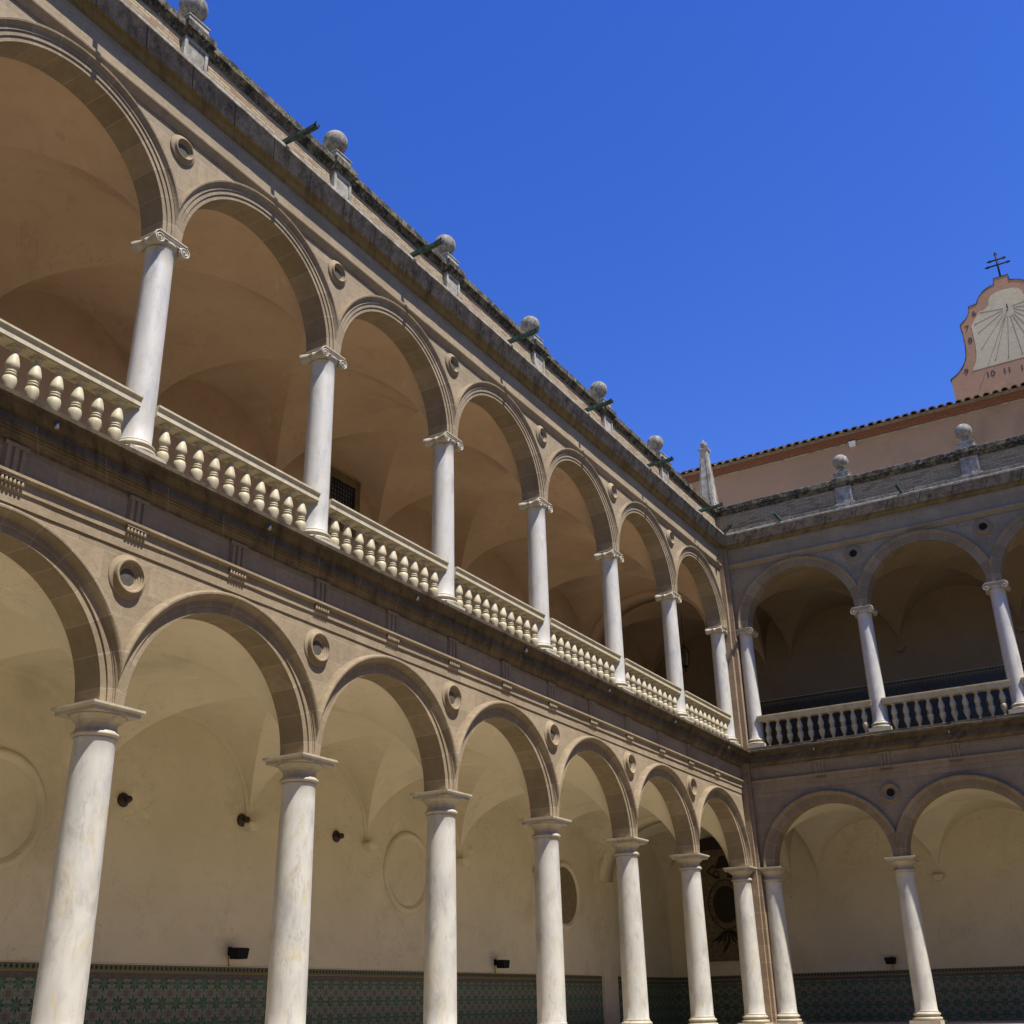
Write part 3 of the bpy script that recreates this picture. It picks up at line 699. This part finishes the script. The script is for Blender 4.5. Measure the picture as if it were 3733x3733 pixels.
# ------------------------------------------------------------------ columns
def col_low():
    sh = MB(); P = []
    for i in range(13): t = i/12; P.append((.332-.037*t**1.6, t*4.08))
    P = [(.36, -.0), (.345, .035)]+[(r, z+.06) for r, z in P[:-1]]+[(.296, 4.075), (.312, 4.11)]
    sh.lathe(P, 40); 
    bs = MB(); bs.box(-.46, .46, -.46, .46, -.35, -.235)
    bs.lathe([(.40, -.235), (.435, -.225), (.447, -.19), (.435, -.155), (.40, -.145), (.375, -.14), (.365, -.12), (.375, -.10), (.395, -.095), (.41, -.075), (.41, -.05), (.39, -.028), (.365, -.025), (.36, 0)], 40)
    cp = MB(); cp.lathe([(.315, 4.11), (.34, 4.12), (.352, 4.145), (.345, 4.17), (.325, 4.18), (.325, 4.195), (.298, 4.21), (.293, 4.31), (.305, 4.325), (.325, 4.33), (.325, 4.345), (.345, 4.35), (.36, 4.37), (.40, 4.405), (.42, 4.43)], 40)
    ab = MB(); ab.box(-.43, .43, -.43, .43, 4.43, 4.485); ab.frustum(0, 0, 4.485, 4.515, .435, .435, .475, .475); ab.box(-.475, .475, -.475, .475, 4.515, 4.55)
    return ('column', None, [('shaft', sh.mesh('shaft', M_['marble']), []), ('base', bs.mesh('base', M_['cap']), []), ('capital', cp.mesh('capital', M_['cap']), [('abacus', ab.mesh('abacus', M_['cap']), [])])])
def col_up():
    H = 12.83-8.957; sh = MB(); P = [(.295, 0), (.283, .03)]+[(.27-.022*(i/12)**1.5, .055+i/12*(H-.10)) for i in range(13)]+[(.262, H-.02), (.262, H+.01)]
    sh.lathe(P, 36)
    bs = MB(); bs.box(-.375, .375, -.375, .375, -.357, -.215)
    bs.lathe([(.33, -.215), (.36, -.205), (.37, -.175), (.36, -.145), (.33, -.135), (.31, -.13), (.30, -.11), (.31, -.09), (.325, -.087), (.34, -.07), (.338, -.045), (.32, -.03), (.298, -.027), (.295, 0)], 36)
    z = H
    cp = MB(); cp.lathe([(.262, z-.012), (.272, z), (.262, z+.012), (.262, z+.02), (.285, z+.04), (.31, z+.075), (.315, z+.10), (.30, z+.125)], 36)
    cp.box(-.27, .27, -.27, .27, z+.105, z+.175)
    # concave canalis front and back
    for s_ in (-1, 1):
        poly = [(-.30+.6*i/12, z+.075+.035*math.sin(math.pi*i/12)) for i in range(13)]+[(.30, z+.185), (-.30, z+.185)]
        cp.prism(poly, 'y', s_*.25, s_*.292)
        cp.tube([(-.29+.58*i/12, s_*.298, z+.17) for i in range(13)], .011, 6)
        cp.tube([(-.25+.5*i/12, s_*.298, z+.085+.035*math.sin(math.pi*i/12)) for i in range(13)], .011, 6)
    ab = MB(); ab.frustum(0, 0, z+.178, z+.205, .30, .30, .325, .325); ab.box(-.325, .325, -.325, .325, z+.205, z+.231)
    vols = []
    for s_ in (-1, 1):
        v = MB(); c = (s_*.285, 0, z+.085)
        prof = [(.10, -.30), (.118, -.295), (.118, -.27), (.105, -.22), (.082, -.12), (.076, -.035), (.084, -.03), (.088, 0), (.084, .03), (.076, .035), (.082, .12), (.105, .22), (.118, .27), (.118, .295), (.10, .30)]
        v.lathe(prof, 24, c, 'y')
        for f in (-1, 1):
            pts = []
            for i in range(40):
                t = i/39; a = math.pi/2-s_*t*2*math.pi*2.1; rr_ = .104*(1-t)**1.0+.018
                pts.append((c[0]+rr_*math.cos(a), f*.305, c[2]+rr_*math.sin(a)))
            v.tube(pts, [.014-.005*i/39 for i in range(40)], 6)
            v.lathe([(.022, f*.29), (.024, f*.315), (.012, f*.325)], 12, c, 'y')
        vols.append(('volute', v.mesh('volute', M_['cap']), []))
    return ('column', None, [('shaft', sh.mesh('shaft', M_['marble_blue']), []), ('base', bs.mesh('base', M_['cap']), []), ('capital', cp.mesh('capital', M_['cap']), [('abacus', ab.mesh('abacus', M_['cap']), [])]+vols)])
TL, TU = col_low(), col_up()
ORD = ['first', 'second', 'third', 'fourth', 'fifth', 'sixth', 'seventh', 'eighth', 'ninth']
for wg in 'LB':
    for lv, T, z0 in (('low', TL, 0), ('up', TU, 8.957)):
        for k in range(NB[wg]):
            u = U(wg, k); loc = (0, -u, z0) if wg == 'L' else (u, 0, z0)
            fl = 'lower' if lv == 'low' else 'upper'
            kind = 'thick marble column with plain square capital' if lv == 'low' else 'slim marble column with scrolled capital'
            if wg == 'L': lb = f"{kind}, {fl} sunlit arcade, " + ('against the corner pier' if k == 0 else f"{ORD[k]} out from the corner pier")
            else: lb = f"{kind}, {fl} shaded right arcade, " + ('against the corner pier' if k == 0 else f"{ORD[k]} from the corner pier")
            if k: lb = lb.replace('out from', 'left of') if False else lb
            o = inst(T, loc, R(90) if wg == 'L' else 0, lb, 'column', f"{fl} arcade columns of the " + ('sunlit wing' if wg == 'L' else 'shaded wing'))

# ------------------------------------------------------------------ balustrades
bm_ = MB(); prof = [(r_*.94, z_) for r_, z_ in [(.088, .03), (.088, .055), (.06, .065), (.052, .09), (.050, .12), (.068, .17), (.096, .24), (.113, .31), (.115, .365), (.102, .41), (.070, .428), (.070, .434), (.090, .445), (.094, .458), (.088, .47), (.074, .474), (.074, .480), (.090, .486), (.094, .498), (.086, .512), (.072, .518), (.085, .535), (.110, .58), (.114, .615), (.106, .66), (.088, .735), (.062, .81), (.046, .86), (.060, .868), (.060, .878), (.075, .885), (.092, .90), (.094, .91)]]
bm_.lathe(prof, 18); bm_.box(-.095, .095, -.095, .095, 0, .03); bm_.box(-.098, .098, -.098, .098, .91, .93)
BAL = bm_.mesh('baluster', M_['balu'])
RAILS = {}
def rail(Lh):
    key = round(Lh, 3)
    if key not in RAILS:
        m = MB(); m.run([(.13, .93), (.13, .95), (.145, .955), (.145, 1.045), (.155, 1.055), (.155, 1.065), (.17, 1.085), (.185, 1.10), (.185, 1.135), (-.185, 1.135), (-.185, 1.10), (-.155, 1.06), (-.145, 1.045), (-.145, .955), (-.13, .93)], -Lh, Lh)
        m2 = MB(); m2.v = [(x, -y, z) for x, y, z in m.v]; m2.f, m2.uv, m2.smooth, m2.mi = m.f, m.uv, m.smooth, m.mi
        RAILS[key] = m2.mesh('rail', M_['balu'])
    return RAILS[key]
for wg in 'LB':
    for k in range(NB[wg]):
        ua, ub = U(wg, k), U(wg, k+1); uc = (ua+ub)/2; v = .105
        Lh = (ub-ua)/2-.17; n = 10; sp = (ub-ua-.62)/n
        kids = [('rail', rail(Lh), [])]+[('baluster', BAL, [], ((i-(n-1)/2)*sp, 0, 0), random.uniform(-.03, .03)) for i in range(n)]
        loc = (v, -uc, 8.60) if wg == 'L' else (uc, -v, 8.60)
        side = 'sunlit gallery' if wg == 'L' else 'shaded right gallery'
        lb = f"cream balustrade, {side}, {ORD[k]} bay from the corner"
        inst(('balustrade', None, kids), loc, R(90) if wg == 'L' else 0, lb, 'balustrade', 'balustrades between the upper columns')

# ------------------------------------------------------------------ finials
bl = MB(); bl.lathe([(.07*0+.001, .772-.0)]+[] if False else [(.29*math.sin(math.pi*i/22)+.0005, .78-.29*math.cos(math.pi*i/22)) for i in range(2, 23)], 32)
nk = MB(); nk.lathe([(.20, .27), (.19, .29), (.13, .33), (.10, .40), (.105, .46), (.13, .52)], 24)
bk = MB(); bk.box(-.27, .27, -.25, .25, .0, .25); bk.box(-.29, .29, -.27, .27, .25, .275)
FIN = ('ball_finial', None, [('ball', bl.mesh('ball', M_['ball']), []), ('neck', nk.mesh('neck', M_['ball']), []), ('block', bk.mesh('block', M_['pedestal']), [])])
for wg in 'LB':
    for k in range(1, NB[wg]):
        u = .767+SP[wg]*k; loc = (-.0, -u, 18.085) if wg == 'L' else (u, 0, 18.085)
        lb = f"stone ball finial on the {'sunlit left' if wg == 'L' else 'shaded right'} parapet, {ORD[k-1]} from the roof corner"
        inst(FIN, loc, random.uniform(-.05, .05), lb, 'finial', 'stone balls on the parapet')
ob_ = MB(); ob_.frustum(0, 0, .1, 2.72, .30, .30, .145, .145); ob_.box(-.34, .34, -.34, .34, 0, .1)
pn = MB()
for a in range(4):
    c, s_ = math.cos(a*math.pi/2), math.sin(a*math.pi/2)
    def P3(x, z, o_): d = .30+(.145-.30)*((z-.1)/2.62)+o_; return (x*c+d*s_, x*s_-d*c, z)
    for x0, x1, z0, z1 in ((-.21, -.17, .35, 2.55), (.17, .21, .35, 2.55), (-.21, .21, .33, .38)):
        k0 = 1; f_ = lambda x, z: x*(1-.52*((z-.1)/2.62))
        n = pn.add([P3(f_(x0, z0), z0, -.01), P3(f_(x1, z0), z0, -.01), P3(f_(x1, z1), z1, -.01), P3(f_(x0, z1), z1, -.01), P3(f_(x0, z0), z0, .018), P3(f_(x1, z0), z0, .018), P3(f_(x1, z1), z1, .018), P3(f_(x0, z1), z1, .018)])
        for q in ((0, 3, 2, 1), (4, 5, 6, 7), (0, 1, 5, 4), (1, 2, 6, 5), (2, 3, 7, 6), (3, 0, 4, 7)): pn.face([n+i for i in q])
oc = MB(); oc.frustum(0, 0, 2.72, 2.76, .15, .15, .21, .21); oc.box(-.21, .21, -.21, .21, 2.76, 2.80)
on = MB(); on.lathe([(.10, 2.80), (.075, 2.84), (.07, 2.87), (.09, 2.90), (.13, 2.96), (.142, 3.03), (.13, 3.10), (.08, 3.155), (.045, 3.17), (.04, 3.20), (.015, 3.26)], 20)
inst(('obelisk_finial', None, [('obelisk_shaft', ob_.mesh('obelisk_shaft', M_['pedestal']), [('raised_border', pn.mesh('raised_border', M_['pedestal']), [])]), ('obelisk_cap', oc.mesh('obelisk_cap', M_['pedestal']), []), ('small_ball', on.mesh('small_ball', M_['ball']), [])]),
     (-.08, .02, 18.08), 0, 'slender stone obelisk with a small ball on top at the roof corner', 'obelisk', None)

# ------------------------------------------------------------------ copper rain spouts on the upper cornice
sp_ = MB()
pr_ = [(-.052, .105), (-.05, .02), (-.03, -.005), (.03, -.005), (.05, .02), (.052, .105), (.044, .105), (.042, .026), (.025, .006), (-.025, .006), (-.042, .026), (-.044, .105)]
rows_ = []
for y_, f_ in ((0, .95), (-.35, 1.), (-.7, .97), (-.93, 1.02), (-.97, 1.14), (-1.0, 1.22)): rows_.append(sp_.add([(x_*f_, y_, z_*f_-.012*math.sin(y_*7)) for x_, z_ in pr_]))
for a in range(5):
    for b in range(12): c_ = (b+1) % 12; sp_.face([rows_[a]+b, rows_[a]+c_, rows_[a+1]+c_, rows_[a+1]+b])
for r_ in (rows_[0], rows_[-1]):
    for b in range(5): sp_.face([r_+b, r_+b+1, r_+10-b, r_+(11-b) % 12])
sp_.box(-.056, .056, -.50, -.47, .095, .108); sp_.box(-.07, .07, -.12, -.02, -.02, -.004)
SPM = sp_.mesh('rain_spout', M_['copper'])
def spout(loc, rz, tilt, lb):
    o = link('rain_spout', SPM, None, loc, 0, lb, 'rain spout', 'copper rain spouts along the cornice'); o.rotation_euler = (tilt, 0, rz)
for k in range(NB['L']):
    spout((.50, -(.767+2.25+4.5*k), 16.80), R(90), R(-2+random.uniform(-2, 2)), f"green copper rain spout on the sunlit cornice, {ORD[k]} from the roof corner")
for k in range(NB['B']):
    spout((.767+2.222+4.445*k-.15, -.35, 16.80), random.uniform(-.05, .05), R(-2), f"green copper rain spout on the shaded cornice, {ORD[k]} from the roof corner")
spout((.42, -.42, 16.78), R(45), R(-4), 'green copper rain spout pointing out diagonally from the roof corner')
# small pipe stubs under the middle cornice edge
pm = MB(); pm.lathe([(.022, -.07), (.032, -.07), (.032, .03), (.022, .03)], 14); PST = pm.mesh('drain_stub', M_['steel'])
for k in range(NB['L']): link('drain_stub', PST, None, (.70, -(.767+2.25+4.5*k-.3), 8.27), 0, f"small white drain stub under the sunlit middle cornice, {ORD[k]} from the corner", 'drain pipe', 'drain stubs under the middle cornice')
for k in range(3): link('drain_stub', PST, None, (.767+2.222+4.445*k, -.70, 8.27), 0, f"small white drain stub under the shaded middle cornice, {ORD[k]} from the corner", 'drain pipe', 'drain stubs under the middle cornice')

# ------------------------------------------------------------------ gallery fittings
kb = MB(); kb.lathe([(.14, 0), (.15, .03), (.13, .055), (.06, .07), (.045, .12), (.06, .15), (.075, .19), (.06, .23), (.03, .24)], 20, axis='y')
KN = kb.mesh('wall_knob', M_['bronze'])
for y, nm in ((-22.5, 'nearest of the three'), (-19.0, 'middle one at the vault corbel'), (-15.55, 'farthest of the three')):
    link('wall_knob', KN, None, (-5.5, y, 4.5), R(-90), f"round dark metal knob fixed to the lower gallery wall, {nm}", 'wall knob', 'round metal knobs on the gallery wall')
def flood(loc, rz, lb):
    b = MB(); b.prism([(-.14, -.10), (.14, -.10), (.19, .12), (-.19, .12)], 'y', .16, .42)
    a = MB(); a.box(-.02, .02, 0, .2, .10, .13); a.box(-.05, .05, 0, .03, -.02, .16)
    g = MB(); g.box(-.17, .17, .18, .40, .122, .13)
    c = MB(); c.tube([(.03, .02, 0), (.06, .04, -.1), (.01, .02, -.2), (.03, .01, -.32)], .008, 5)
    inst(('floodlight', None, [('housing', b.mesh('housing', M_['iron']), []), ('bracket', a.mesh('bracket', M_['iron']), []), ('lamp_glass', g.mesh('lamp_glass', M_['lens']), []), ('cable', c.mesh('cable', M_['iron']), [])]), loc, rz, lb, 'floodlight', 'uplighting floodlights on the gallery wall')
flood((-5.5, -19.05, 1.58), R(-90), 'small black floodlight above the tile dado, nearest in the sunlit gallery')
flood((-5.5, -7.85, 1.56), R(-90), 'small black floodlight above the tile dado, farther along the sunlit gallery')
flood((3.1, 5.5, 1.62), R(180), 'small black floodlight above the tile dado of the shaded right gallery')
# hanging lantern in the upper gallery
lt = MB()
R6 = [(.20*math.cos(math.pi/3*i), .20*math.sin(math.pi/3*i)) for i in range(6)]; R6b = [(x*.62, y*.62) for x, y in R6]
for i in range(6):
    j = (i+1) % 6
    lt.tube([(*R6[i], .55), (*R6b[i], 0)], .012, 6); lt.tube([(*R6[i], .55), (*R6[j], .55)], .014, 6); lt.tube([(*R6b[i], 0), (*R6b[j], 0)], .012, 6)
    lt.tube([(*R6[i], .55), (R6[i][0]*.75, R6[i][1]*.75, .70), (R6[i][0]*.2, R6[i][1]*.2, .80), (0, 0, .92)], .011, 6)
    lt.tube([(*R6b[i], 0), (0, 0, -.12)], .01, 6)
lt.lathe([(.02, -.24), (.035, -.18), (.02, -.12)], 8)
lg = MB()
for i in range(6):
    j = (i+1) % 6; n = lg.add([(R6b[i][0]*.97, R6b[i][1]*.97, .01), (R6b[j][0]*.97, R6b[j][1]*.97, .01), (R6[j][0]*.97, R6[j][1]*.97, .54), (R6[i][0]*.97, R6[i][1]*.97, .54)]); lg.face([n, n+1, n+2, n+3])
M_['lglass'] = flat('smoky lantern glass', (.09, .075, .055), .25, spec=.5)
rd = MB(); rd.tube([(0, 0, .9), (0, 0, 2.75)], .012, 6)
inst(('hanging_lantern', None, [('lantern_frame', lt.mesh('lantern_frame', M_['iron']), []), ('lantern_glass', lg.mesh('lantern_glass', M_['lglass']), []), ('hanging_rod', rd.mesh('hanging_rod', M_['iron']), [])]),
     (-2.66, 2.5, 12.85), 0, 'black iron six-sided lantern hanging in the far end of the upper gallery', 'lantern', None)

# ------------------------------------------------------------------ church behind the right wing
CO = (8., 6., -1.2)
church = link('church', None, None, CO, label='tall salmon plastered church wall with a clay tile eave behind the right wing', cat='building')
def cpart(nm, mb, mat, par=None): return link(nm, mb.mesh(nm, mat, None, CO), par or church)
X0, X1 = -14., 45.
m = MB(); m.box(X0, X1, 6.0, 18., -1.2, 22.55); cpart('wall', m, M_['salmon'])
m = MB(); m.prism([(5.985, 22.55), (5.985, 22.50), (6.01, 22.50), (6.01, 22.56)], 'x', X0, X1); cpart('wall_fillet', m, M_['white'] if False else M_['pedestal'])
m = MB(); m.prism([(6.0, 22.56), (5.90, 22.60), (5.86, 22.66), (5.80, 22.67), (5.72, 22.73), (5.66, 22.74), (5.56, 22.80), (5.50, 22.81), (6.2, 23.1)], 'x', X0, X1); cpart('eave_boards', m, M_['redwood'])
m = MB(); m.prism([(5.45, 22.82), (12., 25.2), (18.5, 22.82), (18.5, 22.7), (12., 24.9), (5.5, 22.70)], 'x', X0, X1); rf = cpart('roof', m, M_['tile'])
m = MB(); x = X0+.1
while x < 22.:
    dz = random.uniform(-.012, .012); dx = random.uniform(-.012, .012)
    # cover tile: half barrel, slightly tapered, sticking out of the eave
    def barrel(cx_, y0_, y1_, z0_, r0, r1, upw, th=.02, ns=10):
        rows = []
        for yy, rr_, zz_ in ((y0_, r0, z0_), (y1_, r1, z0_+(y1_-y0_)*.364)):
            for r_ in (rr_, rr_-th):
                rows.append(m.add([(cx_+r_*math.cos(math.pi*i/ns), yy, zz_+upw*r_*math.sin(math.pi*i/ns)*.85) for i in range(ns+1)]))
        a, b, c, d = rows
        for i in range(ns):
            m.face([a+i, a+i+1, c+i+1, c+i], sm=True); m.face([b+i, b+i+1, d+i+1, d+i], sm=True); m.face([a+i, a+i+1, b+i+1, b+i]); m.face([c+i, c+i+1, d+i+1, d+i])
        for e in (0, ns): m.face([a+e, b+e, d+e, c+e])
    barrel(x+dx, 5.33+dx, 6.0, 22.80+dz, .135, .108, 1)
    barrel(x+dx, 5.62, 6.3, 22.95+dz, .135, .108, 1)
    barrel(x+dx, 5.95, 6.6, 23.07+dz, .135, .108, 1)
    barrel(x+.18, 5.42, 6.1, 22.88, .10, .10, -1)
    x += .36
cpart('eave_tiles', m, M_['tile'], rf)
m = MB(); m.box(4.42, 4.68, 5.86, 5.995, 22.32, 22.50); m.box(4.40, 4.70, 5.85, 5.99, 22.50, 22.53)
link('junction_box', m.mesh('junction_box', M_['white'], None, (4.55, 5.93, 22.32)), None, (4.55, 5.93, 22.32), label='small white box fixed high on the salmon church wall under the eave', cat='box')

# sundial gable
DX = 11.70; DO = (DX, 6.75, 23.3)
gb = link('sundial_gable', None, None, DO, label='curved terracotta gable with a painted sundial rising above the church eave', cat='sundial')
def gpart(nm, mb, mat, par=None): return link(nm, mb.mesh(nm, mat, None, DO), par or gb)
def arc(pts, n=8):          # Catmull-Rom through points
    out = []
    for i in range(len(pts)-1):
        p0 = pts[max(i-1, 0)]; p1 = pts[i]; p2 = pts[i+1]; p3 = pts[min(i+2, len(pts)-1)]
        for k in range(n):
            t = k/n; out.append(tuple(.5*((2*p1[j])+(-p0[j]+p2[j])*t+(2*p0[j]-5*p1[j]+4*p2[j]-p3[j])*t*t+(-p0[j]+3*p1[j]-3*p2[j]+p3[j])*t**3) for j in (0, 1)))
    out.append(pts[-1]); return out
L_ = [(8.92, 23.0), (8.92, 24.52)]+arc([(8.94, 24.56), (9.28, 24.78), (9.55, 25.08), (9.70, 25.45), (9.76, 25.9), (9.77, 26.4), (9.74, 27.02)], 5)[0:]+arc([(9.76, 27.05), (10.02, 27.25), (10.20, 27.55)], 4)+[(10.21, 27.80), (10.55, 27.82)]+arc([(10.58, 27.84), (10.66, 28.06), (10.90, 28.32), (11.20, 28.47), (11.40, 28.50)], 5)+[(11.41, 28.80)]
Lm = [(2*DX-x_, z_) for x_, z_ in L_[::-1]]
outl = L_+Lm
m = MB(); m.prism(outl, 'y', 6.6, 6.9); gpart('gable_wall', m, M_['gable'])
# weathered coping strip along the edge
m = MB()
for s_, seq in ((1, L_[1:]), (-1, Lm[:-1])):
    pass
seq = outl[1:-1]; rows = []
for i, (a, b) in enumerate(seq):
    pa = seq[max(i-1, 0)]; pb = seq[min(i+1, len(seq)-1)]
    tx, tz = pb[0]-pa[0], pb[1]-pa[1]; ln = math.hypot(tx, tz); nx, nz = -tz/ln, tx/ln
    rows.append(m.add([(a, 6.588, b), (a+nx*.045, 6.588, b+nz*.045), (a+nx*.045, 6.94, b+nz*.045), (a, 6.94, b)]))
for i in range(len(rows)-1):
    for q in range(4): m.face([rows[i]+q, rows[i]+(q+1) % 4, rows[i+1]+(q+1) % 4, rows[i+1]+q])
gpart('gable_coping', m, M_['coping'])
ins = [(9.82, 24.70)]+arc([(9.86, 24.78), (10.06, 25.2), (10.14, 25.75), (10.15, 26.25), (10.14, 26.82)], 4)+arc([(10.20, 26.90), (10.38, 27.15), (10.60, 27.44)], 3)+arc([(10.80, 27.46), (10.98, 27.60), (11.02, 27.80), (11.12, 27.98), (11.32, 28.10), (11.70, 28.15)], 4)
ins2 = ins+[(2*DX-a, b) for a, b in ins[::-1][1:]]
m = MB(); m.prism(ins2, 'y', 6.592, 6.605); dial = gpart('dial_face', m, M_['dial'])
m = MB(); gx, gz = 11.70, 27.22
def dline(x1, z1, f0=.16):
    x0, z0 = gx+(x1-gx)*f0, gz+(z1-gz)*f0; ln = math.hypot(x1-x0, z1-z0); nx, nz = -(z1-z0)/ln*.0075, (x1-x0)/ln*.0075
    m.prism([(x0-nx, z0-nz), (x1-nx, z1-nz), (x1+nx, z1+nz), (x0+nx, z0+nz)], 'y', 6.586, 6.5915)
    tx, tz = (x1-x0)/ln, (z1-z0)/ln
    m.prism([(x1+tx*.03, z1+tz*.03), (x1-tx*.05-tz*.035, z1-tz*.05+tx*.035), (x1-tx*.05+tz*.035, z1-tz*.05-tx*.035)], 'y', 6.5855, 6.591)
for a, b in ((10.62, 27.36), (10.30, 26.87), (10.37, 26.40), (10.37, 25.62), (10.78, 24.90), (11.30, 24.86), (11.85, 24.86), (12.35, 24.9), (12.8, 25.0), (13.05, 25.7), (13.05, 26.4), (13.1, 26.9), (12.8, 27.36)): dline(a, b)
gpart('hour_lines', m, M_['ink_brown'], dial)
m = MB()
for t_, x_, z_ in (('6', 10.36, 27.40), ('7', 9.97, 26.78), ('8', 9.99, 26.16), ('9', 9.58, 24.73), ('10', 10.48, 24.33), ('11', 11.13, 24.29), ('12', 11.80, 24.24)):
    place_text(t_, .38, x_, 6.594, z_, 0, None, None, m)
gpart('hour_numerals', m, M_['inkt'])
m = MB(); m.tube([(gx, 6.60, gz), (gx, 6.24, gz-.03)], .018, 6); m.tube([(gx, 6.26, gz+.0), (gx-.04, 6.595, gz-.16)], .014, 6); gpart('gnomon', m, M_['iron'])
# double barred iron cross
m = MB()
m.tube([(0, 0, 0), (0, 0, 1.33)], .04, 8)
for z_, h_ in ((1.02, .32), (.76, .45)):
    m.tube([(-h_, 0, z_), (h_, 0, z_)], .036, 8)
    for s_ in (-1, 1): m.tube([(s_*(h_-.04), 0, z_), (s_*(h_+.0), 0, z_), (s_*(h_+.09), 0, z_)], [.03, .055, .005], 8); m.box(s_*(h_-.06)-.015, s_*(h_-.06)+.015, -.02, .02, z_-.075, z_+.075)
m.tube([(0, 0, 1.30), (0, 0, 1.34), (0, 0, 1.44)], [.03, .055, .005], 8); m.box(-.075, .075, -.02, .02, 1.26, 1.29)
link('iron_cross', m.mesh('iron_cross', M_['iron']), None, (DX, 6.75, 28.78), label='black iron cross with two crossbars on top of the sundial gable', cat='cross')
